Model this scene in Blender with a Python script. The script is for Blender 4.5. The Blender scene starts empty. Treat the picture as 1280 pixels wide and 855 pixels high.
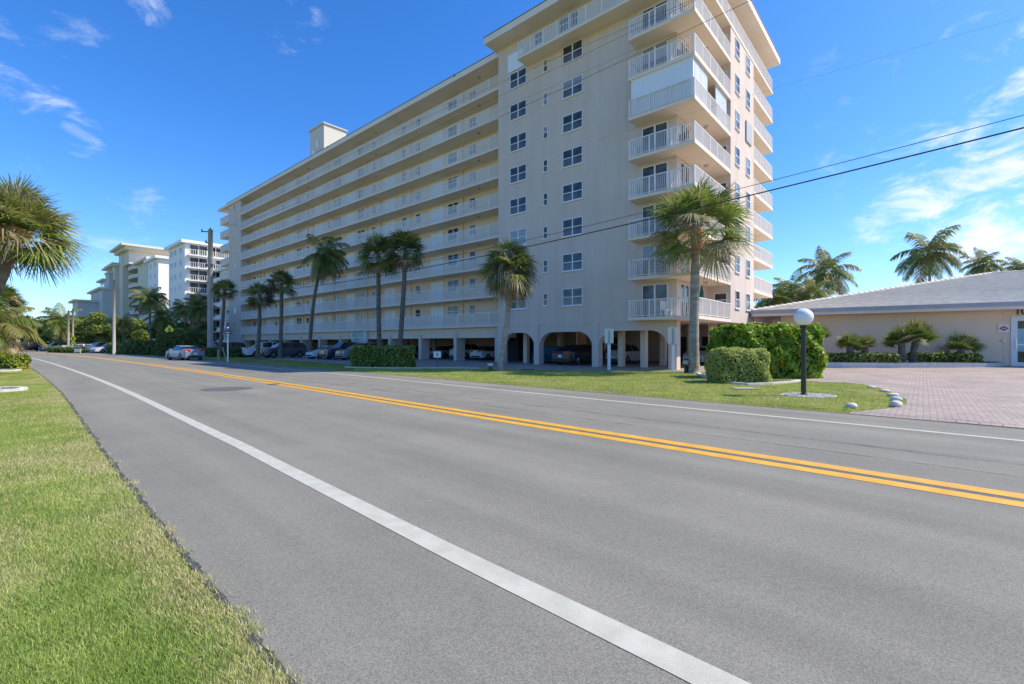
import bpy, math, random
import numpy as np
from mathutils import Vector, Matrix
random.seed(7); rng=np.random.default_rng(7)
scn=bpy.context.scene
COL=scn.collection
H=1.65; F=585.0; HY=429.0
def px(x,y,z=0.0):
    Y=F*(H-z)/(y-HY); return ((x-640)/F*Y, Y)
def pz(x,y,Y):                       # point at depth Y
    return ((x-640)/F*Y, Y, H+(HY-y)/F*Y)
OX,OY=-1.124,38.69
AX,AY=.7513,-.66; BX,BY=.66,.7513
def AB(a,b): return (OX+a*AX+b*BX, OY+a*AY+b*BY)
def toAB(X,Y):
    X-=OX; Y-=OY; return (X*AX+Y*AY, X*BX+Y*BY)
ROT=math.atan2(AY,AX)

# ------------------------------------------------------------------ materials
def new_mat(name):
    m=bpy.data.materials.new(name); m.use_nodes=True
    nt=m.node_tree; b=nt.nodes['Principled BSDF']; return m,nt,b
def mat(name,col,rough=.8,col2=None,scale=3.0,detail=4,bump=0.0,bscale=None,metal=0,spec=.5,contrast=(.35,.65),stretch=None,rotz=0,trans=0,alpha=1,speck=None):
    m,nt,b=new_mat(name); N=nt.nodes; L=nt.links
    b.inputs['Base Color'].default_value=(*col,1); b.inputs['Roughness'].default_value=rough
    b.inputs['Metallic'].default_value=metal
    b.inputs['Specular IOR Level'].default_value=spec
    tc=N.new('ShaderNodeTexCoord'); mp=N.new('ShaderNodeMapping')
    mp.inputs['Rotation'].default_value=(0,0,rotz)
    if stretch: mp.inputs['Scale'].default_value=stretch
    L.new(tc.outputs['Object'],mp.inputs['Vector'])
    last=None
    if col2 is not None:
        n=N.new('ShaderNodeTexNoise'); n.inputs['Scale'].default_value=scale; n.inputs['Detail'].default_value=detail
        L.new(mp.outputs[0],n.inputs['Vector'])
        r=N.new('ShaderNodeValToRGB'); r.color_ramp.elements[0].position=contrast[0]; r.color_ramp.elements[1].position=contrast[1]
        r.color_ramp.elements[0].color=(*col,1); r.color_ramp.elements[1].color=(*col2,1)
        L.new(n.outputs['Fac'],r.inputs[0]); last=r.outputs[0]
    if speck is not None:
        n=N.new('ShaderNodeTexNoise'); n.inputs['Scale'].default_value=speck[0]; n.inputs['Detail'].default_value=3
        L.new(tc.outputs['Object'],n.inputs['Vector'])
        r=N.new('ShaderNodeValToRGB'); r.color_ramp.elements[0].position=.32; r.color_ramp.elements[1].position=.68
        lo,hi=speck[1],speck[2]
        r.color_ramp.elements[0].color=(lo,lo,lo,1); r.color_ramp.elements[1].color=(hi,hi,hi,1)
        L.new(n.outputs['Fac'],r.inputs[0])
        mx=N.new('ShaderNodeMix'); mx.data_type='RGBA'; mx.blend_type='MULTIPLY'; mx.inputs[0].default_value=1
        if last is not None: L.new(last,mx.inputs[6])
        else: mx.inputs[6].default_value=(*col,1)
        L.new(r.outputs[0],mx.inputs[7]); last=mx.outputs[2]
    if last is not None: L.new(last,b.inputs['Base Color'])
    if bump>0:
        n2=N.new('ShaderNodeTexNoise'); n2.inputs['Scale'].default_value=bscale or scale*4; n2.inputs['Detail'].default_value=4
        L.new(tc.outputs['Object'],n2.inputs['Vector'])
        bp=N.new('ShaderNodeBump'); bp.inputs['Strength'].default_value=bump; bp.inputs['Distance'].default_value=.02
        L.new(n2.outputs['Fac'],bp.inputs['Height']); L.new(bp.outputs[0],b.inputs['Normal'])
    if trans: b.inputs['Transmission Weight'].default_value=trans
    return m
def leafmat(name,col,col2,scale=1.5,tr=.35):
    m,nt,b=new_mat(name); N=nt.nodes; L=nt.links
    tc=N.new('ShaderNodeTexCoord'); n=N.new('ShaderNodeTexNoise'); n.inputs['Scale'].default_value=scale; n.inputs['Detail'].default_value=5
    L.new(tc.outputs['Object'],n.inputs['Vector'])
    r=N.new('ShaderNodeValToRGB'); r.color_ramp.elements[0].position=.35; r.color_ramp.elements[1].position=.65
    r.color_ramp.elements[0].color=(*col,1); r.color_ramp.elements[1].color=(*col2,1)
    L.new(n.outputs['Fac'],r.inputs[0]); L.new(r.outputs[0],b.inputs['Base Color']); b.inputs['Roughness'].default_value=.45
    b.inputs['Specular IOR Level'].default_value=.35
    t=N.new('ShaderNodeBsdfTranslucent'); L.new(r.outputs[0],t.inputs['Color'])
    mx=N.new('ShaderNodeMixShader'); mx.inputs[0].default_value=tr
    out=[q for q in N if q.type=='OUTPUT_MATERIAL'][0]
    L.new(b.outputs[0],mx.inputs[1]); L.new(t.outputs[0],mx.inputs[2]); L.new(mx.outputs[0],out.inputs['Surface'])
    return m
M={}
M['road']=None
def road_mat():
    m,nt,b=new_mat('asphalt'); N=nt.nodes; L=nt.links
    tc=N.new('ShaderNodeTexCoord')
    def noise(scale,detail,vec,rough=.5):
        n=N.new('ShaderNodeTexNoise'); n.inputs['Scale'].default_value=scale; n.inputs['Detail'].default_value=detail; n.inputs['Roughness'].default_value=rough
        L.new(vec,n.inputs['Vector']); return n.outputs['Fac']
    def ramp(f,p0,c0,p1,c1):
        r=N.new('ShaderNodeValToRGB'); r.color_ramp.elements[0].position=p0; r.color_ramp.elements[1].position=p1
        r.color_ramp.elements[0].color=(*c0,1); r.color_ramp.elements[1].color=(*c1,1); L.new(f,r.inputs[0]); return r.outputs[0]
    def mul(a,c,f=1):
        mx=N.new('ShaderNodeMix'); mx.data_type='RGBA'; mx.blend_type='MULTIPLY'; mx.inputs[0].default_value=f
        L.new(a,mx.inputs[6]); L.new(c,mx.inputs[7]); return mx.outputs[2]
    mp=N.new('ShaderNodeMapping'); mp.inputs['Rotation'].default_value=(0,0,math.radians(-46.5)+math.pi/2+math.pi/2)
    mp.inputs['Rotation'].default_value=(0,0,math.radians(43.5+0)); 
    mp2=N.new('ShaderNodeMapping'); mp2.inputs['Scale'].default_value=(.05,.9,1)
    mp2b=N.new('ShaderNodeMapping'); mp2b.inputs['Rotation'].default_value=(0,0,math.radians(43.3))
    L.new(tc.outputs['Object'],mp2b.inputs['Vector']); L.new(mp2b.outputs[0],mp2.inputs['Vector'])
    a=ramp(noise(.5,6,tc.outputs['Object'],.6),.3,(.210,.204,.176),.7,(.257,.248,.213))
    st=ramp(noise(1.6,5,mp2.outputs[0]),.3,(.86,.86,.87),.62,(1.05,1.05,1.04))
    sp=ramp(noise(95,2,tc.outputs['Object'],.7),.36,(.74,.74,.75),.62,(1.22,1.21,1.19))
    sp2=ramp(noise(240,1,tc.outputs['Object'],.7),.36,(.72,.72,.72),.66,(1.24,1.23,1.2))
    c=mul(mul(mul(a,st),sp),sp2)
    # cracks
    vo=N.new('ShaderNodeTexVoronoi'); vo.feature='DISTANCE_TO_EDGE'; vo.inputs['Scale'].default_value=.16
    wn=N.new('ShaderNodeTexNoise'); wn.inputs['Scale'].default_value=1.1; wn.inputs['Detail'].default_value=5
    L.new(tc.outputs['Object'],wn.inputs['Vector'])
    ad=N.new('ShaderNodeVectorMath'); ad.operation='ADD'; L.new(tc.outputs['Object'],ad.inputs[0])
    scl=N.new('ShaderNodeVectorMath'); scl.operation='SCALE'; scl.inputs['Scale'].default_value=1.4; L.new(wn.outputs['Color'],scl.inputs[0]); L.new(scl.outputs[0],ad.inputs[1])
    L.new(ad.outputs[0],vo.inputs['Vector'])
    cr=ramp(vo.outputs['Distance'],.0003,(.92,.92,.92),.0012,(1,1,1))
    c=mul(c,cr)
    L.new(c,b.inputs['Base Color']); b.inputs['Roughness'].default_value=.86; b.inputs['Specular IOR Level'].default_value=.3
    n2=noise(140,3,tc.outputs['Object'],.7); bp=N.new('ShaderNodeBump'); bp.inputs['Strength'].default_value=.5; bp.inputs['Distance'].default_value=.008
    L.new(n2,bp.inputs['Height']); L.new(bp.outputs[0],b.inputs['Normal'])
    return m
M['road']=road_mat()
def paver_mat(name,c1,c2,mort,rot,w=.3,h=.15,ms=.012):
    m,nt,b=new_mat(name); N=nt.nodes; L=nt.links
    tc=N.new('ShaderNodeTexCoord'); mp=N.new('ShaderNodeMapping'); mp.inputs['Rotation'].default_value=(0,0,rot)
    L.new(tc.outputs['Object'],mp.inputs['Vector'])
    br=N.new('ShaderNodeTexBrick'); br.inputs['Scale'].default_value=1; br.inputs['Brick Width'].default_value=w; br.inputs['Row Height'].default_value=h
    br.inputs['Mortar Size'].default_value=ms; br.inputs['Mortar Smooth'].default_value=.3
    br.inputs['Color1'].default_value=(*c1,1); br.inputs['Color2'].default_value=(*c2,1); br.inputs['Mortar'].default_value=(*mort,1)
    L.new(mp.outputs[0],br.inputs['Vector'])
    n=N.new('ShaderNodeTexNoise'); n.inputs['Scale'].default_value=.7; n.inputs['Detail'].default_value=6; L.new(tc.outputs['Object'],n.inputs['Vector'])
    r=N.new('ShaderNodeValToRGB'); r.color_ramp.elements[0].position=.3; r.color_ramp.elements[1].position=.7
    r.color_ramp.elements[0].color=(.8,.79,.8,1); r.color_ramp.elements[1].color=(1.12,1.1,1.08,1); L.new(n.outputs['Fac'],r.inputs[0])
    mx=N.new('ShaderNodeMix'); mx.data_type='RGBA'; mx.blend_type='MULTIPLY'; mx.inputs[0].default_value=1
    L.new(br.outputs['Color'],mx.inputs[6]); L.new(r.outputs[0],mx.inputs[7]); L.new(mx.outputs[2],b.inputs['Base Color'])
    b.inputs['Roughness'].default_value=.8
    bp=N.new('ShaderNodeBump'); bp.inputs['Strength'].default_value=.5; bp.inputs['Distance'].default_value=.01
    inv=N.new('ShaderNodeMath'); inv.operation='SUBTRACT'; inv.inputs[0].default_value=1; L.new(br.outputs['Fac'],inv.inputs[1])
    L.new(inv.outputs[0],bp.inputs['Height']); L.new(bp.outputs[0],b.inputs['Normal'])
    return m
def grass_mat():
    m,nt,b=new_mat('lawn_ground'); N=nt.nodes; L=nt.links
    tc=N.new('ShaderNodeTexCoord')
    def noise(s,d,r=.6):
        n=N.new('ShaderNodeTexNoise'); n.inputs['Scale'].default_value=s; n.inputs['Detail'].default_value=d; n.inputs['Roughness'].default_value=r
        L.new(tc.outputs['Object'],n.inputs['Vector']); return n.outputs['Fac']
    def ramp(f,st):
        r=N.new('ShaderNodeValToRGB'); e=r.color_ramp.elements
        e[0].position=st[0][0]; e[0].color=(*st[0][1],1); e[1].position=st[-1][0]; e[1].color=(*st[-1][1],1)
        for p,c in st[1:-1]:
            q=e.new(p); q.color=(*c,1)
        L.new(f,r.inputs[0]); return r.outputs[0]
    a=ramp(noise(.45,7),[(.3,(.16,.20,.04)),(.5,(.25,.27,.06)),(.72,(.36,.34,.13))])
    f=ramp(noise(26,5,.75),[(.3,(.45,.47,.4)),(.7,(1.5,1.45,1.4))])
    f2=ramp(noise(3.2,5,.7),[(.3,(.8,.82,.75)),(.7,(1.2,1.15,1.1))])
    def mul(x,y):
        mx=N.new('ShaderNodeMix'); mx.data_type='RGBA'; mx.blend_type='MULTIPLY'; mx.inputs[0].default_value=1; L.new(x,mx.inputs[6]); L.new(y,mx.inputs[7]); return mx.outputs[2]
    L.new(mul(mul(a,f),f2),b.inputs['Base Color']); b.inputs['Roughness'].default_value=.9; b.inputs['Specular IOR Level'].default_value=.1
    bp=N.new('ShaderNodeBump'); bp.inputs['Strength'].default_value=.8; bp.inputs['Distance'].default_value=.05
    L.new(noise(30,4,.7),bp.inputs['Height']); L.new(bp.outputs[0],b.inputs['Normal'])
    return m
M['grass']=grass_mat()
M['white_line']=mat('white_paint',(.45,.445,.37),.7,(.53,.525,.445),scale=5,speck=(120,.8,1.08))
M['yellow_line']=mat('yellow_paint',(.64,.33,.02),.65,(.73,.40,.04),scale=4,speck=(120,.8,1.08))
M['asphalt_dark']=mat('dark_asphalt',(.10,.10,.10),.85,(.13,.13,.125),scale=8,speck=(120,.7,1.2))
M['asphalt_edge']=mat('asphalt_edge',(.05,.048,.05),.95,(.12,.115,.115),scale=30,bump=.8)
M['paver']=paver_mat('drive_pavers',(.32,.265,.225),(.38,.32,.275),(.26,.20,.175),-ROT+math.pi/2,.24,.12,.008)
M['paver_edge']=paver_mat('edge_pavers',(.42,.33,.31),(.48,.39,.365),(.17,.13,.12),-math.radians(-43.5),.34,.22,.02)
M['wall']=mat('stucco_wall',(.61,.50,.42),.85,(.66,.545,.46),scale=.9,bump=.15,bscale=30,stretch=(1,1,.25))
def streaky(m,k=.055):
    nt=m.node_tree; N=nt.nodes; L=nt.links; b=N['Principled BSDF']; src=b.inputs['Base Color'].links[0].from_socket
    tc=N.new('ShaderNodeTexCoord'); mp=N.new('ShaderNodeMapping'); mp.inputs['Scale'].default_value=(2.2,2.2,.10); L.new(tc.outputs['Object'],mp.inputs['Vector'])
    n=N.new('ShaderNodeTexNoise'); n.inputs['Scale'].default_value=1.5; n.inputs['Detail'].default_value=6; L.new(mp.outputs[0],n.inputs['Vector'])
    r=N.new('ShaderNodeValToRGB'); r.color_ramp.elements[0].position=.3; r.color_ramp.elements[1].position=.55
    r.color_ramp.elements[0].color=(1-k,1-k,1-k*1.05,1); r.color_ramp.elements[1].color=(1,1,1,1); L.new(n.outputs['Fac'],r.inputs[0])
    mx=N.new('ShaderNodeMix'); mx.data_type='RGBA'; mx.blend_type='MULTIPLY'; mx.inputs[0].default_value=1; L.new(src,mx.inputs[6]); L.new(r.outputs[0],mx.inputs[7]); L.new(mx.outputs[2],b.inputs['Base Color'])
streaky(M['wall'])
M['wall_warm']=mat('warm_stucco',(.74,.58,.43),.85,(.78,.62,.47),scale=.5)
M['soffit']=mat('white_soffit',(.76,.64,.51),.85,(.80,.68,.55),scale=.4,stretch=(1,1,.5))
M['trim']=mat('painted_trim',(.76,.64,.54),.7,(.82,.70,.59),scale=.5)
M['rail']=mat('white_railing',(.78,.735,.69),.5)
M['frame']=mat('white_frame',(.78,.79,.80),.5)
M['door']=mat('white_door',(.75,.75,.73),.5,(.78,.78,.76),scale=1)
M['shutter']=mat('storm_shutter',(.74,.77,.80),.45,(.80,.83,.85),scale=14,stretch=(1,1,0))
M['shutter_grey']=mat('grey_shutter',(.42,.43,.44),.6)
def glass_mat(name,col,col2,rough=.06,sc=.7):
    return mat(name,col,rough,col2,scale=sc,spec=.5,contrast=(.42,.58))
M['glass']=glass_mat('window_glass',(.03,.033,.036),(.11,.118,.12))
M['glass_blind']=mat('blind_glass',(.22,.225,.22),.12,(.32,.33,.32),scale=26,stretch=(0,0,1),spec=.8)
M['car_glass']=mat('car_glass',(.015,.018,.022),.05,spec=.8)
M['col_pink']=mat('column_paint',(.62,.45,.37),.85,(.66,.50,.41),scale=1)
M['fascia_dark']=mat('roof_edge_dark',(.20,.19,.18),.8)
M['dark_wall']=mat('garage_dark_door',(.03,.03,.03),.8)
M['conc']=mat('concrete_pole',(.33,.30,.255),.9,(.41,.375,.325),scale=2,bump=.2,stretch=(1,1,.2))
M['conc_white']=mat('kerb_concrete',(.55,.53,.48),.9,(.66,.63,.58),scale=4,bump=.3)
M['stone_white']=mat('white_stone',(.50,.48,.44),.8,(.68,.66,.62),scale=5,bump=.3,bscale=14)
M['black']=mat('black_paint',(.02,.022,.024),.35)
M['rubber']=mat('tyre_rubber',(.02,.02,.02),.8)
M['alloy']=mat('alloy_rim',(.5,.5,.52),.3,metal=.8)
M['chrome']=mat('chrome',(.6,.6,.62),.15,metal=1)
M['globe']=mat('globe_glass',(.80,.80,.77),.25,spec=.6)
M['tail']=mat('tail_lamp_red',(.55,.02,.02),.2)
M['headlamp']=mat('headlamp_clear',(.75,.77,.8),.1,spec=.9)
M['plate']=mat('licence_plate',(.75,.75,.70),.4)
M['tile']=mat('white_roof_tile',(.64,.58,.49),.8,(.80,.74,.63),scale=2.2,bump=.3,bscale=20,contrast=(.3,.7))
M['gutter']=mat('gutter_metal',(.33,.35,.38),.4,(.38,.40,.43),scale=1)
M['wall_pink']=mat('peach_stucco',(.86,.64,.45),.9,(.90,.68,.49),scale=.6,bump=.15,bscale=30)
M['trunk_grey']=mat('palm_bark_grey',(.24,.215,.17),.95,(.40,.36,.29),scale=2.5,bump=.8,bscale=18,stretch=(1,1,3))
M['trunk_dark']=mat('palm_bark_dark',(.10,.085,.07),.95,(.19,.165,.135),scale=2.5,bump=.7,bscale=15,stretch=(1,1,3))
M['boot']=mat('palm_boot_fibre',(.34,.15,.055),.95,(.52,.29,.14),scale=9,bump=1,bscale=25)
M['bark']=mat('tree_bark',(.12,.10,.08),.95,(.2,.17,.13),scale=4,bump=.5)
M['fan_g']=leafmat('fan_leaf_green',(.14,.21,.035),(.25,.32,.07),2.5)
M['fan_y']=leafmat('fan_leaf_yellow_green',(.20,.24,.045),(.34,.34,.10),2.5)
M['fan_p']=leafmat('fan_leaf_pale',(.30,.29,.15),(.42,.38,.24),2.5)
M['fan_b']=leafmat('fan_leaf_dead',(.28,.19,.09),(.40,.29,.15),2.5,.2)
M['fan_d']=leafmat('fan_leaf_dark',(.07,.11,.022),(.13,.17,.04),2.0,.25)
M['coco_g']=leafmat('feather_leaf_green',(.10,.16,.03),(.19,.24,.05),1.2)
M['coco_y']=leafmat('feather_leaf_yellow',(.20,.22,.05),(.32,.28,.10),1.2)
M['leaf_sea']=leafmat('broad_hedge_leaf',(.12,.25,.02),(.27,.43,.04),1.3,.4)
M['leaf_sea_y']=leafmat('broad_hedge_leaf_bright',(.30,.42,.04),(.45,.5,.08),1.3,.45)
M['leaf_sea_r']=leafmat('broad_hedge_leaf_rust',(.45,.20,.04),(.5,.38,.05),1.3,.3)
M['leaf_box']=leafmat('box_hedge_leaf',(.40,.46,.11),(.60,.62,.22),6,.45)
M['leaf_hedge']=leafmat('hedge_leaf',(.13,.19,.03),(.24,.30,.06),3,.35)
M['leaf_dark']=leafmat('tree_leaf_dark',(.055,.10,.022),(.11,.16,.035),.8,.3)
M['leaf_mid']=leafmat('tree_leaf_mid',(.085,.15,.03),(.15,.22,.045),.7,.35)
M['leaf_bright']=leafmat('tree_leaf_bright',(.25,.32,.07),(.40,.45,.13),.7,.4)
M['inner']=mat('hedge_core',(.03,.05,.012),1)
M['soil']=mat('mulch',(.08,.06,.045),1,(.14,.10,.08),scale=10,bump=.6)
M['blade']=leafmat('grass_blade',(.28,.41,.08),(.50,.57,.17),1.2,.4)
M['blade_dry']=leafmat('grass_blade_dry',(.50,.47,.20),(.64,.58,.32),1.2,.3)
M['sign_back']=mat('sign_metal',(.64,.67,.58),.5,(.72,.75,.66),scale=3)
M['sign_white']=mat('sign_white',(.75,.76,.75),.5)
M['sign_green']=mat('sign_green',(.03,.14,.06),.5)
M['sign_navy']=mat('sign_navy',(.015,.025,.07),.5)
M['sign_lime']=mat('sign_fluorescent',(.80,.80,.02),.5)
M['sign_red']=mat('sign_red',(.55,.03,.03),.5)
M['cover_blue']=mat('car_cover_blue',(.02,.19,.33),.7,(.03,.24,.40),scale=3,bump=.4)
M['b_white']=mat('white_tower_wall',(.84,.80,.76),.85,(.87,.83,.79),scale=.2)
M['b_beige']=mat('beige_tower_wall',(.62,.57,.46),.85,(.67,.61,.50),scale=.2)
M['b_grey']=mat('grey_tower_wall',(.50,.49,.47),.85,(.56,.55,.53),scale=.2)
M['b_cream']=mat('cream_wall',(.62,.58,.50),.85)
M['text_brown']=mat('number_brown',(.10,.03,.02),.5)
M['wire']=mat('wire_black',(.015,.015,.015),.6)
M['flower']=mat('orange_flowers',(.7,.25,.02),.7,(.65,.45,.03),scale=8)
M['teal']=mat('teal_glass_stair',(.16,.33,.33),.2,(.25,.42,.42),scale=1)
M['door_cyan']=mat('cyan_curtain',(.20,.42,.48),.12,(.32,.52,.56),scale=6,stretch=(0,0,1))  # banded cyan base colour for the curtain in the door
M['plastic_green']=mat('parasol_green',(.01,.10,.06),.7)
M['wood']=mat('weathered_stake',(.38,.33,.25),.9)
def paint(name,c): 
    return mat(name,c,.25,spec=.6)

# ------------------------------------------------------------------ builders
class MB:
    def __init__(s): s.v=[]; s.f=[]; s.m=[]
    def add(s,vs,fs,mi=0):
        o=len(s.v); s.v+= [tuple(p) for p in vs]
        for f in fs: s.f.append(tuple(i+o for i in f)); s.m.append(mi)
    def box(s,x0,x1,y0,y1,z0,z1,mi=0):
        s.add([(x0,y0,z0),(x1,y0,z0),(x1,y1,z0),(x0,y1,z0),(x0,y0,z1),(x1,y0,z1),(x1,y1,z1),(x0,y1,z1)],
              [(0,3,2,1),(4,5,6,7),(0,1,5,4),(1,2,6,5),(2,3,7,6),(3,0,4,7)],mi)
    def prism(s,pts,z0,z1,mi=0):
        n=len(pts)
        s.add([(p[0],p[1],z0) for p in pts]+[(p[0],p[1],z1) for p in pts],
              [tuple(range(n))[::-1],tuple(range(n,2*n))]+[(i,(i+1)%n,n+(i+1)%n,n+i) for i in range(n)],mi)
    def tube(s,pts,rad,n=8,mi=0,cap=True):
        P=[Vector(p) for p in pts]
        if not hasattr(rad,'__len__'): rad=[rad]*len(P)
        vs=[]; 
        for i,p in enumerate(P):
            t=(P[min(i+1,len(P)-1)]-P[max(i-1,0)])
            if t.length<1e-9: t=Vector((0,0,1))
            t.normalize()
            ref=Vector((0,0,1)) if abs(t.z)<.8 else Vector((1,0,0))
            if i==0 or True:
                u=t.cross(ref).normalized(); w=t.cross(u)
            for k in range(n):
                a=2*math.pi*k/n; vs.append(p+(u*math.cos(a)+w*math.sin(a))*rad[i])
        fs=[]
        for i in range(len(P)-1):
            for k in range(n):
                k2=(k+1)%n; fs.append((i*n+k,i*n+k2,(i+1)*n+k2,(i+1)*n+k))
        if cap: fs.append(tuple(range(n))); fs.append(tuple(range((len(P)-1)*n,len(P)*n))[::-1])
        s.add(vs,fs,mi)
    def lathe(s,prof,n=16,c=(0,0,0),mi=0):
        vs=[];fs=[]
        for (r,z) in prof:
            for k in range(n):
                a=2*math.pi*k/n; vs.append((c[0]+r*math.cos(a),c[1]+r*math.sin(a),c[2]+z))
        for i in range(len(prof)-1):
            for k in range(n):
                k2=(k+1)%n; fs.append((i*n+k,i*n+k2,(i+1)*n+k2,(i+1)*n+k))
        fs.append(tuple(range(n))[::-1]); fs.append(tuple(range((len(prof)-1)*n,len(prof)*n)))
        s.add(vs,fs,mi)
    def mesh(s,name,mats,smooth=False):
        me=bpy.data.meshes.new(name); me.from_pydata(s.v,[],s.f)
        if not isinstance(mats,(list,tuple)): mats=[mats]
        for k in mats: me.materials.append(M[k] if isinstance(k,str) else k)
        if len(mats)>1: me.polygons.foreach_set('material_index',s.m)
        if smooth: me.polygons.foreach_set('use_smooth',[True]*len(me.polygons))
        me.update(); return me
    def build(s,name,mats,parent=None,loc=(0,0,0),rz=0,smooth=False):
        return link(name,s.mesh(name,mats,smooth),parent,loc,rz)
def link(name,me,parent=None,loc=(0,0,0),rz=0,scale=None):
    o=bpy.data.objects.new(name,me); COL.objects.link(o)
    o.location=loc; o.rotation_euler=(0,0,rz)
    if scale is not None: o.scale=scale if hasattr(scale,'__len__') else (scale,)*3
    if parent: o.parent=parent
    return o
def tag(o,label=None,cat=None,group=None,kind=None):
    if label: o['label']=label
    if cat: o['category']=cat
    if group: o['group']=group
    if kind: o['kind']=kind
    return o
def thing(name,label,cat,loc=(0,0,0),rz=0,group=None):
    o=bpy.data.objects.new(name,None); COL.objects.link(o); o.empty_display_size=.2
    if len(loc)==2: loc=(*loc,0)
    o.location=loc; o.rotation_euler=(0,0,rz); return tag(o,label,cat,group)
def np_mesh(name,V,Fq,mats,mi=None):
    """V (n,3), Fq (m,k)"""
    me=bpy.data.meshes.new(name); k=Fq.shape[1]
    me.vertices.add(len(V)); me.vertices.foreach_set('co',V.astype(np.float32).ravel())
    me.loops.add(Fq.size); me.loops.foreach_set('vertex_index',Fq.astype(np.int32).ravel())
    me.polygons.add(len(Fq)); me.polygons.foreach_set('loop_start',np.arange(0,Fq.size,k,dtype=np.int32))
    for q in mats: me.materials.append(M[q])
    if mi is not None: me.polygons.foreach_set('material_index',mi.astype(np.int32))
    me.update(calc_edges=True); return me

# ------------------------------------------------------------------ the ground
def struct(name,o_label=None): pass
g=MB(); g.add([(-900,-250,0),(900,-250,0),(900,1500,0),(-900,1500,0)],[(0,1,2,3)])
tag(g.build('ground','grass'),'flat ground covered by short green lawn','ground',kind='structure')
yl=[(64,-52),(28,-17.4),(5.36,4.9),(2.77,7.36),(-1.57,11.45),(-11.63,21.2),(-26.75,35.0),(-47.4,53.3),(-75,76.5),(-108,102.5),(-165,143),(-260,205)]
def smooth_line(P,n=3):
    P=[Vector((*p,0)) for p in P]
    for _ in range(n):
        Q=[P[0]]
        for i in range(len(P)-1):
            Q.append(P[i]*.75+P[i+1]*.25); Q.append(P[i]*.25+P[i+1]*.75)
        Q.append(P[-1]); P=Q
    return P
CL=smooth_line(yl,3)
def offs(P,d):
    out=[]
    for i,p in enumerate(P):
        t=(P[min(i+1,len(P)-1)]-P[max(i-1,0)]).normalized()
        n=Vector((t.y,-t.x,0))      # t heads left-away; n points to the far side (+x,+y)
        dd_=d-(.13*min(1,max(0,(p.x+1)/4)) if -5.1<d<-4.5 else 0)
        out.append(p+n*dd_)
    return out
def strip(name,P,d0,d1,z,mats,label,z1=None,kind='structure',cat=None):
    A=offs(P,d0); B=offs(P,d1); m=MB()
    vs=[(p.x,p.y,z) for p in A]+[(p.x,p.y,z) for p in B]; n=len(A)
    fs=[(i,n+i,n+i+1,i+1) for i in range(n-1)]
    m.add(vs,fs); return tag(m.build(name,mats),label,cat,kind=kind)
strip('road',CL,-6.35,6.0,.004,'road','grey asphalt road running past the lawns','structure',cat='road')
def line_thing(name,d,w,matk,label,z=.008):
    return strip(name,CL,d-w/2,d+w/2,z,matk,label,kind='structure',cat='road marking')
line_thing('road_marking',-4.78,.20,'white_line','wide white edge line along the near side of the road')
line_thing('road_marking',4.42,.16,'white_line','thin white edge line along the far side of the road')
line_thing('road_marking',-.19,.24,'yellow_line','near stripe of the double yellow centre line')
line_thing('road_marking',.19,.24,'yellow_line','far stripe of the double yellow centre line')
strip('yellow_gap',CL,-.08,.08,.0065,'asphalt_dark','worn dark strip between the two yellow stripes',cat='road marking')
# ragged dark edge of soil between road and lawn
strip('road_edge',CL,6.0,6.12,.006,'soil','thin dark soil line where far lawn meets road',cat='road edge')

def streak_mat():
    m,nt,b=new_mat('tyre_streak'); N=nt.nodes; L=nt.links
    b.inputs['Base Color'].default_value=(.09,.088,.084,1); b.inputs['Roughness'].default_value=.8
    tc=N.new('ShaderNodeTexCoord'); n=N.new('ShaderNodeTexNoise'); n.inputs['Scale'].default_value=1.3; n.inputs['Detail'].default_value=8; n.inputs['Roughness'].default_value=.7
    L.new(tc.outputs['Object'],n.inputs['Vector'])
    mr=N.new('ShaderNodeMapRange'); mr.inputs['From Min'].default_value=.38; mr.inputs['From Max'].default_value=.7; mr.inputs['To Max'].default_value=.55; L.new(n.outputs['Fac'],mr.inputs['Value'])
    L.new(mr.outputs[0],b.inputs['Alpha']); return m
M['streak']=streak_mat()
CN=[p for p in CL if -22<p.x<50]
for d0,w_,lab in ((2.1,.09,'upper dark tyre streak in the far lane'),(1.25,.07,'lower dark tyre streak in the far lane')):
    strip('tyre_streak',CN,d0-w_/2,d0+w_/2,.0085,'streak',lab,cat='road marking')
def poly_sheet(name,pts,z,matk,label,cat):
    m=MB(); m.add([(p[0],p[1],z) for p in pts],[tuple(range(len(pts)))])
    return tag(m.build(name,matk),label,cat,kind='structure')
near=[px(255,443.8),px(300,446.8),px(345,449.5),px(400,452.8),px(450,457),px(500,458.6),px(560,459.6),px(622,461),px(700,463),px(790,463.2),px(860,463.8),px(900,467)]
poly_sheet('driveway',near+[AB(30,-1),AB(30,40),AB(-82,40),AB(-82,-6)],.005,'paver','reddish paver driveway and car park under the tall condo','driveway')
island=[px(1028,478),px(1055,478.5),px(1081,481),px(1102,486),px(1120,493),px(1133,500),px(1133,506),px(1115,510.5),px(1085,513.5),px(1062,515.2)]
rd=offs(CL,6.13)
rdp=[(p.x,p.y) for p in rd if p.x>9.0 or False]
a0=px(1062,517.2)
rdp=sorted([p for p in rdp if p[0]>a0[0]],key=lambda p:p[0])
import bmesh
poly=[px(893,467)]+island+[a0]+rdp+[(90,-20),(90,70),(60,75),AB(19,40),AB(19,-1)]
bm_=bmesh.new(); vv=[bm_.verts.new((p[0],p[1],0)) for p in poly]; bm_.faces.new(vv); bmesh.ops.triangulate(bm_,faces=bm_.faces[:])
NV=Vector((.545,.838,0))
for d_ in (25,37.5):
    bmesh.ops.bisect_plane(bm_,geom=bm_.verts[:]+bm_.edges[:]+bm_.faces[:],plane_co=NV*d_,plane_no=NV)
for v in bm_.verts: v.co.z=.009+.262*min(1,max(0,(v.co.dot(NV)-25)/12.5))
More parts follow.
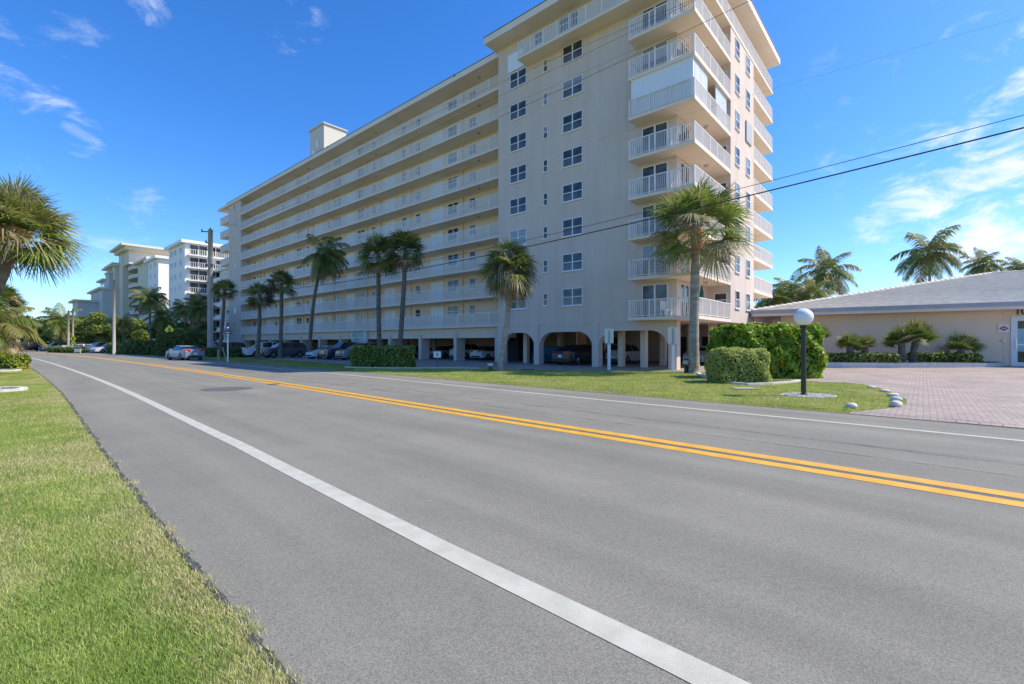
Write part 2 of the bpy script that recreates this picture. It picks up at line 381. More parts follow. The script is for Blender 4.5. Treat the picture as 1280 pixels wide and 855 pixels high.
me_=bpy.data.meshes.new('driveway_apron'); bmesh.ops.recalc_face_normals(bm_,faces=bm_.faces[:]); bm_.to_mesh(me_); me_.materials.append(M['paver'])
tag(link('driveway_apron',me_),'wide pinkish paver forecourt rising gently to the low building','driveway',kind='structure')
rk=MB(); p0=AB(18.9,-.5); p1=AB(18.9,40); 
rk.prism([AB(18.85,-.5),AB(19.05,-.5),AB(19.05,40),AB(18.85,40)],0,.36); tag(rk.build('retaining_kerb','conc_white'),'long low kerb between the condo car park and the forecourt','kerb')
strip('paver_border',[p for p in CL if p.x>4.6],6.13,6.5,.013,'paver_edge','soldier course of pale pavers along the road edge',cat='driveway')
# small patches on road
def disc(name,c,r,z,matk,label,cat,sx=1,n=28,rz=0,kind='structure'):
    m=MB(); m.add([(r*sx*math.cos(2*math.pi*k/n),r*math.sin(2*math.pi*k/n),0) for k in range(n)],[tuple(range(n))])
    return tag(m.build(name,matk,loc=(c[0],c[1],z),rz=rz),label,cat,kind=kind)
disc('manhole_patch',px(284,486.3),.82,.010,'asphalt_dark','round dark asphalt manhole patch in the near lane','manhole')
disc('manhole_patch',px(342,480.6),.22,.016,'asphalt_dark','tiny dark manhole cap beside the yellow line','manhole')
disc('manhole_patch',px(290,460.8),.5,.010,'asphalt_dark','dark oval manhole patch in the far lane','manhole')
# ragged crumbling dark edge of the asphalt on the near side
EP=[]; NP=[p for p in CL if -30<p.x<30]
for p,q in zip(NP[:-1],NP[1:]):
    k=max(1,int((q-p).length/.035)) if abs(p.x)<16 else max(1,int((q-p).length/.3))
    EP+= [p.lerp(q,i/k) for i in range(k)]
Ain=offs(EP,-6.38); em=MB(); vs_=[]
rw=0
for i,p in enumerate(EP):
    t=(EP[min(i+1,len(EP)-1)]-EP[max(i-1,0)]).normalized(); n_=Vector((t.y,-t.x,0))
    rw=.93*rw+.07*rng.normal(0,.06); w_=.010+abs(rw)*1.3+abs(rng.normal(0,.006))
    a=p-n_*6.37; b=p-n_*(6.37-w_-.02); vs_+=[(a.x,a.y,.0075),(b.x,b.y,.0075)]
em.add(vs_,[(2*i,2*i+1,2*i+3,2*i+2) for i in range(len(EP)-1)])
for i in range(0):
    pass
tag(em.build('road_edge','asphalt_edge'),'ragged dark crumbling asphalt edge along the near verge','road edge',kind='structure')
# blades of grass: stuff
def blades(name,region,n,hmin,hmax,w,matw,label,frac_dry=.3):
    P=region(n); n=len(P)
    ang=rng.uniform(0,2*np.pi,n); h=rng.uniform(hmin,hmax,n); lean=rng.uniform(.15,.95,n)*h; la=rng.uniform(0,2*np.pi,n)
    wv=w*rng.uniform(.6,1.3,n)
    dx=np.cos(ang)*wv/2; dy=np.sin(ang)*wv/2
    b0=np.stack([P[:,0]-dx,P[:,1]-dy,np.zeros(n)],1); b1=np.stack([P[:,0]+dx,P[:,1]+dy,np.zeros(n)],1)
    t=np.stack([P[:,0]+np.cos(la)*lean,P[:,1]+np.sin(la)*lean,h],1)
    V=np.concatenate([b0,b1,t],1).reshape(-1,3); Fq=np.arange(3*n).reshape(n,3)
    pn=np.sin(P[:,0]*1.7+P[:,1]*.9)+np.sin(P[:,0]*.6-P[:,1]*1.3+2)+np.sin(P[:,0]*4.1+1)*np.sin(P[:,1]*3.7)*.8+rng.normal(0,1.1,n)
    if n>100000: pn+=2.4*np.clip((dist_offset(P)+6.85)/.5,0,1)
    mi=(pn>1.9-frac_dry*3).astype(int)
    me=np_mesh(name,V,Fq,['blade','blade_dry'],mi); return tag(link(name,me),label,'grass',kind='stuff')
_cl=np.array([(p.x,p.y) for p in CL])
def dist_offset(P):
    # signed offset to the centre line (far side positive)
    best=np.full(len(P),1e9); sg=np.zeros(len(P))
    for i in range(len(_cl)-1):
        a=_cl[i]; d=_cl[i+1]-a; L=np.hypot(*d)
        if L<1e-6: continue
        d=d/L; r=P-a; t=np.clip(r@d,0,L); q=r-t[:,None]*d; ds=np.hypot(q[:,0],q[:,1])
        s=np.sign(q[:,0]*d[1]-q[:,1]*d[0]); k=ds<best; best[k]=ds[k]; sg[k]=(s*ds)[k]
    return sg
def verge_region(n):
    # denser near the camera
    Y=1.9+ (rng.random(n*3)**2.0)*26; X=-Y*1.12+rng.random(n*3)*(Y*1.12+.3)
    P=np.stack([X,Y],1); o=dist_offset(P); ed=-6.36+.03*np.sin(Y*5)+.03*np.sin(Y*13.7+1)+.02*np.sin(Y*31)+rng.normal(0,.035,len(o))
    P=P[o<ed]; return P[:n]
blades('verge_grass',verge_region,210000,.02,.042,.0075,None,'short green and straw blades of grass on the near verge',.30)
def inpoly(P,poly):
    x,y=P[:,0],P[:,1]; ins=np.zeros(len(P),bool); n=len(poly)
    for i in range(n):
        x0,y0=poly[i]; x1,y1=poly[(i+1)%n]
        c=((y0>y)!=(y1>y))&(x<(x1-x0)*(y-y0)/((y1-y0) if abs(y1-y0)>1e-9 else 1e-9)+x0); ins^=c
    return ins
lawn_poly=[px(440,464.5),px(450,457.5)]+near[5:]+island[:]+[px(1062,517),px(1010,512.4),px(940,506.5),px(860,499.8),px(750,491.5),px(642,483.3),px(560,475.2)]
def lawn_region(n):
    P=np.stack([rng.uniform(-12,14,n*3),rng.uniform(11,31,n*3)],1)
    k=inpoly(P,lawn_poly); P=P[k]; o=dist_offset(P); P=P[o>6.05]; return P[:n]
blades('lawn_grass',lawn_region,70000,.025,.055,.022,None,'mown grass of the strip between road and condo driveway',.22)

# ------------------------------------------------------------------ condo
condo=thing('condo_building','ten storey beige condominium with white railed balconies and arched garage','building',(OX,OY,0),ROT)
Z0=3.08; ST=2.53; TH=.2; RH=1.08
def zb(n): return Z0+ST*(n-1)
ZR=Z0+ST*9; ZRT=ZR+.52
BA0,BB0=16.52,-1.19       # side plane / front plane of corner balconies
w=MB()
w.box(0,15.0,.0,16,Z0,ZR)                  # head block
w.box(15.0,16.5,5.55,11.33,Z0,zb(9))
w.box(15.0,15.9,5.55,11.33,zb(9),ZR)
w.box(-60.4,0,2.5,14,Z0,ZR,1)              # wing (corridor wall)
w.box(-66.2,-60.4,.88,14,0,ZR)             # end block
w.box(-60.4,0,14,14.3,0,ZR)
w.build('wall',['wall','wall_warm'],condo)
# thin vertical control strip lines on the head block
gw=MB(); gw.box(0,15.0,-.03,0,Z0-.02,Z0+.06)
for a in (.0,3.78,8.98,14.48): gw.box(a,a+.5,-.05,-.0,0.0,Z0-.02)
gw.box(0.002,14.998,-.025,0,zb(8)+.1,zb(8)+.14)
gw.box(12.3,12.36,-.02,0,Z0+.06,ZR-.01)
gw.build('wall_moulding','wall',condo)
# arcade wall with arches
def arch_wall(m,a0,a1,y0,y1,zt,zs,ztop,mi=0,n=20,er=1.25):
    r=min((a1-a0)/2,er); xs=[];
    for k in range(n+1):
        t=math.pi/2*k/n; xs.append((a0+r-r*math.cos(t),zs+(zt-zs)*math.sin(t)))
    xs=xs+[(a1-(x-a0),z) for x,z in xs[::-1]]
    for (x0,za),(x1,zc) in zip(xs[:-1],xs[1:]):
        if x1-x0<1e-6: continue
        m.add([(x0,y0,za),(x1,y0,zc),(x1,y0,ztop),(x0,y0,ztop),(x0,y1,za),(x1,y1,zc),(x1,y1,ztop),(x0,y1,ztop)],
              [(0,1,2,3),(5,4,7,6),(0,4,5,1)],mi)
ar=MB()
cols=[(0,.5),(3.78,4.28),(8.98,9.48),(14.45,15.0)]
for (a0,a1) in cols: ar.box(a0,a1,0.001,.55,0,Z0-.002)
for i in range(3): arch_wall(ar,cols[i][1],cols[i+1][0],.001,.5,2.48,1.35,Z0-.002)
ar.build('arcade','wall',condo)
# garage columns, walls
def boxpart(name,matk,parent,*bx):
    q=MB(); q.box(*bx); return q.build(name,matk,parent)
for b in (3.5,7.3,11.2): boxpart('garage_column','col_pink',condo,14.5,15.0,b-.25,b+.25,0,Z0-.003)
for a in (2.2,6.9,11.6):
    for b in (5.2,10.5): boxpart('garage_column','col_pink',condo,a,a+.4,b,b+.4,0,Z0-.003)

boxpart('garage_wall','col_pink',condo,.5,14.4,12.5,12.8,0,Z0-.003)
for a_,b_ in ((1.5,1.4),(10.2,1.4),(11.9,1.4)): boxpart('garage_column','wall_warm',condo,a_,a_+.38,b_,b_+.38,0,Z0-.003)
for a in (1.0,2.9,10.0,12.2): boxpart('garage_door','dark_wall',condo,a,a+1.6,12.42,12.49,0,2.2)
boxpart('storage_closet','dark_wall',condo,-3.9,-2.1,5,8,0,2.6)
for k in range(12):
    a=-1.4-5.35*k; boxpart('garage_column','wall',condo,a-.2,a+.2,1.25,2.35,0,Z0-.956 if False else Z0-.55); boxpart('garage_column','wall',condo,a-.2,a+.2,7.4,7.8,0,Z0-.01)
bm=MB(); bm.box(-60.4,-.01,1.35,2.3,Z0-.95,Z0-.002)
bm.build('garage_beam','wall_warm',condo)
bk=MB(); bk.box(-60.4,-.3,12.0,12.2,0,Z0-.01); bk.build('garage_wall','wall_warm',condo)
# stair lobby glass on the wing
st=MB(); st.box(-24.6,-21.9,.95,1.25,0,Z0-.1); st.box(-24.7,-24.55,.9,1.3,0,Z0-.05,1); st.box(-21.95,-21.8,.9,1.3,0,Z0-.05,1)
for z in (.9,1.6,2.3): st.box(-24.6,-21.9,.93,.95,z,z+.05,1)
st.build('lobby_glass',['teal','frame'],condo)
# slabs
for n in range(1,10):
    s=MB()
    s.box(-60.4,-.005,.88,2.5,zb(n),zb(n)+TH)
    s.build('walkway_slab','soffit',condo)
    s=MB()
    z=zb(n)
    if n<9:
        s.box(12.33,BA0,BB0,-.002,z,z+TH); s.box(15.002,BA0,-.002,5.548,z,z+TH)
        s.build('balcony_slab','soffit',condo)
        s=MB(); s.box(15.002,BA0,11.332,17.36,z,z+TH); s.box(9,15.002,16.002,17.36,z,z+TH)
        s.build('balcony_slab','soffit',condo)
    else:
        s.box(3.05,BA0+.02,BB0,-.002,z,z+TH); s.box(15.002,BA0+.02,-.002,17.36,z,z+TH)
        s.box(9,15.002,16.002,17.36,z,z+TH)
        s.build('balcony_slab','soffit',condo)
# railings
def railing(path,z,posts=1.9,bal=.115,bw=.018,ph=.03,name='railing'):
    m=MB()
    for (p0,p1) in zip(path[:-1],path[1:]):
        p0=Vector((*p0,0)); p1=Vector((*p1,0)); d=p1-p0; L=d.length; d/=L; nn=Vector((-d.y,d.x,0))
        def bar(s0,s1,za,zc,t):
            q=[p0+d*s0-nn*t,p0+d*s1-nn*t,p0+d*s1+nn*t,p0+d*s0+nn*t]
            m.add([(v.x,v.y,za) for v in q]+[(v.x,v.y,zc) for v in q],[(0,3,2,1),(4,5,6,7),(0,1,5,4),(1,2,6,5),(2,3,7,6),(3,0,4,7)])
        bar(0,L,z+RH-.05,z+RH,.03); bar(0,L,z+.06,z+.10,.02)
        n=max(1,round(L/posts))
        for i in range(n+1):
            s0=min(max(L*i/n-ph,0),L-2*ph); bar(s0,s0+2*ph,z,z+RH-.05,ph*.9)
        k=int(L/bal)
        for i in range(1,k): bar(L*i/k-bw,L*i/k+bw,z+.10,z+RH-.05,.012)
    return m
rp=railing([(-60.35,.92),(-.03,.92)],0,2.0,.13,.019).mesh('railing','rail')
for n in range(1,10): link('railing',rp,condo,(0,0,zb(n)+TH))
rc=railing([(12.37,-.03),(12.37,BB0+.05),(BA0-.05,BB0+.05),(BA0-.05,5.52)],0,1.25,.125,.017).mesh('railing','rail')
for n in range(1,9): link('railing',rc,condo,(0,0,zb(n)+TH))
rr=railing([(BA0-.05,11.36),(BA0-.05,17.31),(9.05,17.31)],0,1.0,.115,.02).mesh('railing','rail')
for n in range(1,9): link('railing',rr,condo,(0,0,zb(n)+TH))
railing([(3.09,-.03),(3.09,BB0+.05),(BA0-.05,BB0+.05),(BA0-.05,17.31),(9.05,17.31)],zb(9)+TH,1.25,.125,.018).build('railing','rail',condo)
# far end balconies
for n in range(1,10):
    s=MB(); s.box(-71.0,-66.25,.95,5.2,zb(n),zb(n)+TH); s.build('balcony_slab','soffit',condo)
re=railing([(-66.3,1.0),(-70.95,1.0),(-70.95,5.15)],0,1.3,.13,.028).mesh('railing','rail')
for n in range(1,10): link('railing',re,condo,(0,0,zb(n)+TH))
# roof
r=MB(); r.box(-.35,17.05,-1.32,17.6,ZR,ZRT); r.box(-66.6,-.355,.60,14.6,ZR,ZRT-.02); r.box(-71.6,-66.6,.7,6.0,ZR+.1,ZRT-.03)
roof=r.build('roof','trim',condo)
r=MB(); r.box(-.38,17.08,-1.35,17.63,ZRT,ZRT+.07); r.box(-66.63,-.385,.57,14.6,ZRT-.02,ZRT+.05); r.build('roof_edging','fascia_dark',roof)
for a,b in ((-6.2,.66),(-30,.66),(-52,.66)): boxpart('roof_scupper','fascia_dark',roof,a,a+.22,b-.09,b+.02,ZRT-.12,ZRT+.06)
t=MB(); t.box(-39.7,-35.6,3,6.3,ZRT-.02,31.9); t.box(-39.9,-35.4,2.8,6.5,31.9,32.05); t.box(-39.2,-37,3.6,5,32.05,32.5); t.box(-39.0,-38.2,2.9,3.0,ZRT+.5,ZRT+2.6,1)
t.box(-37.4,-37.1,2.75,3.0,ZRT+2.5,ZRT+3.6,1)
t.build('stair_tower',['b_cream','frame'],condo)
# wall lights / soffit lamps
slm=MB(); slm.lathe([(.12,0),(.15,-.07),(.08,-.13)],8); slm=slm.mesh('ceiling_lamp','alloy')
for n in range(1,10):
    for a in (-4,-20.8,-37.6,-54.4): link('ceiling_lamp',slm,condo,(a,1.7,zb(n+1)-.001 if n<9 else ZR-.001))
    link('ceiling_lamp',slm,condo,(15.8,2.8,zb(n+1)-.001 if n<9 else ZR-.001))
# windows: mesh kinds built in the x-z plane, facing -y, origin at centre
def win_mesh(w_,h_,nx,ny,name,t=.05,dep=.05,sill=True,meet=.05):
    f=MB(); w2,h2=w_/2,h_/2
    f.box(-w2,w2,-dep,0.03,h2-t,h2); f.box(-w2,w2,-dep,.03,-h2,-h2+t)
    f.box(-w2,-w2+t,-dep,.03,-h2+t,h2-t); f.box(w2-t,w2,-dep,.03,-h2+t,h2-t)
    for i in range(1,nx): x=-w2+w_*i/nx; f.box(x-meet/2-.015,x+meet/2+.015,-dep+.004,.03,-h2+t,h2-t)
    for j in range(1,ny):
        z=-h2+h_*j/ny
        f.box(-w2+t,w2-t,-dep+.012,.03,z-meet/2,z+meet/2)
    if sill: f.box(-w2-.06,w2+.06,-dep-.05,.0,-h2-.06,-h2-.001)
    p=MB(); p.box(-w2+t,w2-t,-.012,.02,-h2+t,h2-t)
    pb=MB(); pb.box(-w2+t,w2-t,-.012,.02,-h2+t,.0+h2*.1,1); pb.box(-w2+t,w2-t,-.013,.02,h2*.1,h2-t,0)
    return f.mesh(name,'frame'),p.mesh('pane','glass'),pb.mesh('pane',['glass_blind','glass']),p.mesh('pane','glass_blind')
W_big=win_mesh(1.72,1.25,2,2,'window')
W_small=win_mesh(.42,.92,1,2,'window',t=.04)
W_walk=win_mesh(1.55,1.15,2,2,'window')
W_mid=win_mesh(.85,1.0,1,2,'window')
W_side=win_mesh(.95,1.25,1,2,'window')
W_slide=win_mesh(1.7,2.1,2,1,'sliding_door',sill=False,meet=.08)
W_sdoor=win_mesh(1.45,2.1,2,1,'sliding_door',sill=False,meet=.08)
def put(W,parent,x,y,z,rz=0,name='window',r=None):
    f=link(name,W[0],parent,(x,y,z),rz)
    k=random.random() if r is None else r
    link('pane',W[1] if k<.68 else (W[2] if k<.92 else W[3]),f)
    return f
nwin=0
for n in range(1,10):
    z=zb(n)+TH+1.72
    if n<9:
        put(W_big,condo,7.34,-.0,z); put(W_big,condo,2.17,0,z); put(W_small,condo,4.9,0,z-.05); nwin+=3
        put(W_side,condo,16.5,7.05,zb(n)+TH+1.45,math.pi/2); put(W_side,condo,16.5,9.7,zb(n)+TH+1.45,math.pi/2); nwin+=2
    else:
        put(W_big,condo,7.0,0,z-.2); put(W_mid,condo,4.2,0,z-.2); nwin+=2
    put(W_slide,condo,13.58,0,zb(n)+TH+1.06,0,'sliding_door'); put(W_sdoor,condo,15.0,1.2,zb(n)+TH+1.06,math.pi/2,'sliding_door')
    if n<9: put(W_mid,condo,15.85,5.548,zb(n)+TH+1.35); nwin+=1
# wing walkway windows and doors
dmesh=MB(); dmesh.box(-.42,.42,-.03,.02,0,2.03); dmesh.box(-.5,-.42,-.05,.02,0,2.1,1); dmesh.box(.42,.5,-.05,.02,0,2.1,1); dmesh.box(-.42,.42,-.05,.02,2.03,2.1,1)
dm=dmesh.mesh('door',['door','frame'])
slots=[]
for k in range(4):
    base=-5.64-16.8*k
    for n in range(1,10):
        for (da,kind) in ((0,'mid'),(-2.75,'walk'),(-4.7,'door'),(-5.7,'door'),(-8.35,'midw'),(-10.75,'mid'),(-12.9,'door'),(-14.0,'door')):
            a=base+da
            if a<-59.4: continue
            slots.append((a,n,kind))
slots.sort(key=lambda s:-s[0])
wn=nwin; dn=0; restw=[]; restd=[]
for a,n,kind in slots:
    z=zb(n)+TH
    if kind=='door':
        if dn<98: link('door',dm,condo,(a,2.5,z)); dn+=1
        else: restd.append((a,2.5,z))
    else:
        W=W_walk if kind=='walk' else (W_mid if kind=='mid' else (W_walk if (int(a)%2==0) else W_mid))
        if wn<94: put(W,condo,a,2.5,z+1.5); wn+=1
        else: restw.append((W,a,2.5,z+1.5))
def merge(items,name,parent):
    m=MB(); mats=[]
    for me,(x,y,z) in items:
        for p in me.polygons:
            k=me.materials[p.material_index].name
            if k not in mats: mats.append(k)
            o=len(m.v)
            for vi in p.vertices:
                c=me.vertices[vi].co; m.v.append((c.x+x,c.y+y,c.z+z))
            m.f.append(tuple(range(o,o+len(p.vertices)))); m.m.append(mats.index(k))
    return m.build(name,[bpy.data.materials[k] for k in mats],parent)
o=merge([(W[0],(a,b,z)) for W,a,b,z in restw]+[(W[1],(a,b,z)) for W,a,b,z in restw],'windows',condo); o['kind']='stuff'
o=merge([(dm,(a,b,z)) for a,b,z in restd],'doors',condo); o['kind']='stuff'
# recessed doorway + pilasters on the walkway wall
for k in range(4):
    for da in (-1.4,-9.6,-15.4):
        a=-5.64-16.8*k+da
        if a>-60: boxpart('pilaster','wall_warm',condo,a-.12,a+.12,2.36,2.498,Z0,ZR)
for n in range(1,10):
    put(W_mid,condo,-63.2,.88,zb(n)+TH+1.5)
    if n==1: wn=wn
# storm shutters
s=MB()
z0,z1=zb(6)+TH,zb(7)
for i in range(52):      # corrugated
    x0=12.5+i*(BA0-.14-12.5)/52; x1=12.5+(i+1)*(BA0-.14-12.5)/52; d=.02*(i%2)
    s.box(x0,x1,BB0+.10+d,BB0+.16,z0,z1-.05)
for i in range(24):
    y0=BB0+.16+i*.10; s.box(BA0-.2,BA0-.14-(.02*(i%2)),y0,y0+.1,z0,z1-.05)
s.box(12.45,BA0-.12,BB0+.08,BB0+.18,z1-.05,z1-.002)
s.build('storm_shutter','shutter',condo)
s=MB()
for i in range(22):
    y0=2.9+i*.10; s.box(BA0-.2,BA0-.14-(.02*(i%2)),y0,y0+.1,z0,z1-.05)
s.build('storm_shutter','shutter',condo)
s=MB(); s.box(1.15,3.02,-.1,-.03,zb(9)+.15,zb(9)+TH+1.35); s.build('storm_shutter','shutter',condo)
s=MB(); s.box(16.53,16.6,9.05,10.5,zb(6)+TH+.7,zb(6)+TH+2.2); s.build('storm_shutter','shutter_grey',condo)
# furniture on the first balcony: folded parasol and white chair
x,y=AB(15.8,2.0); z=zb(1)+TH
par=thing('parasol','closed dark green parasol on the lowest corner balcony','parasol',(x,y,z))
q=MB(); q.tube([(0,0,0),(0,0,2.0)],.025,8); q.lathe([(.22,0),(.2,.05),(.04,.07)],12); q.build('pole','alloy',par)
q=MB(); q.lathe([(.13,.95),(.17,1.15),(.12,1.6),(.05,1.95),(.01,2.05)],10); q.build('canopy','plastic_green',par,smooth=True)
x,y=AB(14.6,-.7)
ch=thing('balcony_chair','white slatted chair behind the lowest balcony railing','chair',(x,y,z),.6)
CHAIRS=[]
q=MB(); q.box(-.25,.25,-.25,.25,.38,.43); q.build('seat','frame',ch)
q=MB()
for i in range(5): q.box(-.25+i*.11,-.19+i*.11,.22,.26,.43,.95)
q.box(-.25,.25,.22,.26,.9,.97); q.build('backrest','frame',ch)
for sx in (-.23,.2):
    for sy in (-.23,.2):
        q=MB(); q.box(sx,sx+.04,sy,sy+.04,0,.38); q.build('leg','frame',ch)

for (a_,b_,n_,rz_,mk,lab) in ((15.6,-.4,7,.4,'black','dark chair on the balcony just above the storm shutters'),(15.7,-.3,8,1.2,'black','dark chair on the second balcony above the storm shutters'),(15.5,.2,5,2.0,'black','dark chair on the balcony just below the storm shutters')):
    x,y=AB(a_,b_); C_=thing('balcony_chair',lab,'chair',(x,y,zb(n_)+TH),rz_)
    q=MB(); q.box(-.27,.27,-.27,.27,.38,.44); q.build('seat',mk,C_)
    q=MB(); q.add([(-.26,.22,.44),(.26,.22,.44),(.26,.34,1.0),(-.26,.34,1.0),(-.26,.26,.44),(.26,.26,.44),(.26,.38,1.0),(-.26,.38,1.0)],[(0,1,2,3),(5,4,7,6),(3,2,6,7),(0,3,7,4),(1,5,6,2)]); q.build('backrest',mk,C_)
    for sx in (-.25,.21):
        for sy in (-.25,.21):
            q=MB(); q.box(sx,sx+.04,sy,sy+.04,0,.38); q.build('leg',mk,C_)

# ------------------------------------------------------------------ background towers
def tower(name,label,a0,a1,b0,b1,zt,floors,wallm,bal_side=None,win_a=(),roofov=.8,z00=1.4,rad=0,extra=None,group=None):
    X,Y=AB(a1,b0); T=thing(name,label,'building',(X,Y,0),ROT,group)
    wd=a1-a0; dp=b1-b0
    m=MB(); m.box(-wd,0,0,dp,0,zt); m.build('wall',wallm,T)
    m=MB(); m.box(-wd-roofov,roofov,-roofov,dp+roofov,zt,zt+.6); m.build('roof','frame' if wallm=='b_white' else 'b_cream',T)
    fh=(zt-z00)/floors
    for n in range(floors):
        z=z00+fh*n
        for x in win_a: put(W_walk,T,x,0,z+fh*.55,0,'window',.2)
        if bal_side=='B':
            s=MB(); s.box(0.002,1.4,.3,dp-.5,z,z+.22); s.build('balcony_slab','frame',T)
            q=railing([(1.36,.32),(1.36,dp-.55)],z+.22,1.6,.4,.04); q.build('railing','rail',T)
            gm=MB(); gm.box(0.0,.05,.8,dp-1,z+.3,z+fh-.25)
            gl=gm.build('sliding_door','glass',T)
            yy=.8
            while yy<dp-1: boxpart('frame','frame',gl,.04,.12,yy,yy+.12,z+.3,z+fh-.25); yy+=1.6
    return T
T1=tower('apartment_building','white tower with glazed balcony floors behind the utility pole',-101.9,-89.4,0,14,22.6,8,'b_white','B',(-10,-7,-3))
T2=tower('apartment_building','plain white block between the beige tower and the white balcony tower',-121.5,-111.3,0,12,22.0,8,'b_white',None,(-7.5,-3))
for n in range(8):
    put(W_walk,T2,0,3.5,1.4+2.58*n+1.5,math.pi/2,'window',.2); put(W_mid,T2,0,8,1.4+2.58*n+1.5,math.pi/2,'window',.2)
m=MB(); m.box(-10,2,12.6,22,0,19); m.build('wall','b_white',T2)
# beige tower with bowed balconies
X,Y=AB(-122,0); T3=thing('apartment_building','beige tower with curved cornice and rounded balcony stack','building',(X,Y,0),ROT)
m=MB(); m.box(-14,0,.5,18,0,23.0); m.box(-44,-14,3.5,20,0,25.5); m.box(-58,-44,0,18,0,26); m.box(-44,-38,1,4,0,29.5)
m.build('wall','b_beige',T3)
m=MB(); m.box(-15,1,-.5,19,23.0,23.6); m.box(-59.2,-43,-1.2,19,26,26.6); m.box(-58.6,-43.5,-.7,18,26.6,27.2); m.box(-45,-28,0,12,29.5,30.4); m.box(-46,-27,-1,13,30.4,31.0)
m.box(-43,-30,1.2,11,25.5,29.5)
m.build('roof','b_cream',T3)
for n in range(9):
    z=2.2+2.62*n
    m=MB(); pts=[(-36,3.5)]+[(-27+9*-math.cos(math.pi*k/12),3.5-2.6*math.sin(math.pi*k/12)) for k in range(13)]+[(-18,3.5)]
    m.prism(pts,z,z+1.1); m.build('balcony','b_cream',T3)
    m=MB(); m.box(-35,-19,3.42,3.49,z+1.2,z+2.4); m.build('window','glass',T3)
    m=MB(); m.box(-54,-48,-.9,-.0,z,z+1.0); m.build('balcony','b_cream',T3)
    m=MB(); m.box(-53.5,-48.5,-.05,-.002,z+1.05,z+2.4); m.build('window','glass',T3)
    for x in (-10,-5):
        if n<8: put(W_mid,T3,x,.5,z+1.6,0,'window',.2)
    put(W_walk,T3,0,6,z+1.6,math.pi/2,'window',.2); put(W_walk,T3,0,12,z+1.6,math.pi/2,'window',.2)
# small grey block far left
p=pz(124,440,150); T4=thing('apartment_building','low grey flat-roofed block beyond the round tree at far left','building',(p[0],p[1],0),ROT)
m=MB(); m.box(-17,6,0,14,0,18.5); m.box(-13,-1,-5,5,0,14.8); m.box(-3,3,2,9,18.5,24.0); m.box(-13,-3,2,9,18.5,22.2); m.build('wall','b_grey',T4)
m=MB(); m.box(-17.6,6.5,-1,15,18.5,19.1); m.box(-14,-.4,-6,5.3,14.8,15.4); m.box(-14,-2.6,1,10,22.2,22.8); m.box(-3.4,3.4,1.7,9.2,24,24.6); m.build('roof','b_cream',T4)
for n in range(4):
    m=MB(); m.box(-11,-5,-5.06,-5.002,2+n*2.9,3.6+n*2.9); m.build('window','glass',T4)
m=MB(); m.box(-11,-5,1.94,1.998,19.6,21.4); m.build('window','glass',T4)
# white low building left of the condo seen between trunks
T5=tower('apartment_building','low white annex with balconies between utility pole and condo',-88,-78,6,20,17,6,'b_white',None,(-8,-5,-2))
for n in range(6):
    s=MB(); s.box(-10,0,-1.6,-.002,1.4+2.6*n,1.4+2.6*n+.9); s.build('balcony','frame',T5)

# ------------------------------------------------------------------ low building on the right
KL=.8; GZ=.27; E=Vector((22.6,44.1,0))*KL; U=Vector((.838,-.545,0)); V2=Vector((.545,.838,0)); R2=math.atan2(U.y,U.x)
low=thing('low_building','single storey peach building with white tiled hip roof','building',(E.x,E.y,0),R2)
ZE=1.65+(4.28-1.65)*KL
m=MB(); m.box(2.0,42,1.05,33,0,ZE); m.build('wall','wall_pink',low)
# arched shallow panels on the wall
for x in (4.4,7.2,9.6):
    m=MB(); pts=[(x-1.1,0),(x+1.1,0),(x+1.1,2.6)]+[(x+1.1*math.cos(math.pi*k/10),2.6+.6*math.sin(math.pi*k/10)) for k in range(1,10)]+[(x-1.1,2.6)]
    n_=len(pts); m.add([(p[0],1.02,p[1]) for p in pts]+[(p[0],1.05,p[1]) for p in pts],[tuple(range(n_))]+[(i,(i+1)%n_,n_+(i+1)%n_,n_+i) for i in range(n_)]); m.build('wall_panel','wall_pink',low)
boxpart('wall_joint','wall_pink',low,13.7,13.75,1.03,1.05,0,ZE-.01)
rr_=20.9*KL; pit=4.45*KL; LX=42
hz=lambda x,y: ZE+.3+pit*min(x,y,rr_)/rr_
rf=MB()
# tile courses: stepped strips up the front slope and the left hip slope
NC=40
for i in range(NC):
    s0=rr_*i/NC; s1=rr_*(i+1)/NC
    z0=ZE+.30+pit*s0/rr_; z1=ZE+.30+pit*s1/rr_
    rf.add([(s0,s0,z0+.075),(LX,s0,z0+.075),(LX,s1,z1+.02),(s1,s1,z1+.02),(s0,s0,z0+.0),(LX,s0,z0+.0)],[(0,1,2,3),(4,5,1,0)])
    rf.add([(s0,s0,z0+.075),(s0,2*rr_-s0,z0+.075),(s1,2*rr_-s1,z1+.02),(s1,s1,z1+.02),(s0,s0,z0),(s0,2*rr_-s0,z0)],[(0,3,2,1),(4,0,1,5)])
rf.add([(rr_,rr_,ZE+.3+pit),(LX,rr_,ZE+.3+pit),(LX,2*rr_,ZE+.3),(0,2*rr_,ZE+.3)],[(0,1,2,3)])
rf.box(.05,LX,.05,33,ZE+.02,ZE+.28)
roofL=rf.build('roof','tile',low)
cp=MB()
for i in range(46):
    s0=rr_*(i+.0)/46; s1=rr_*(i+1.08)/46
    cp.tube([(s0,s0,ZE+.30+pit*s0/rr_+.12),(s1,s1,ZE+.30+pit*s1/rr_+.06)],[.09,.075],8)
for i in range(40):
    x=rr_+i*.62; cp.tube([(x,rr_,ZE+.3+pit+.1),(x+.62,rr_,ZE+.3+pit+.06)],[.09,.08],8)
cp.build('ridge_tile','tile',roofL)
gt=MB(); gt.box(-.12,LX,-.14,.0,ZE+.12,ZE+.36); gt.box(-.12,-.0,0,33,ZE+.12,ZE+.36); gt.build('gutter','gutter',low)
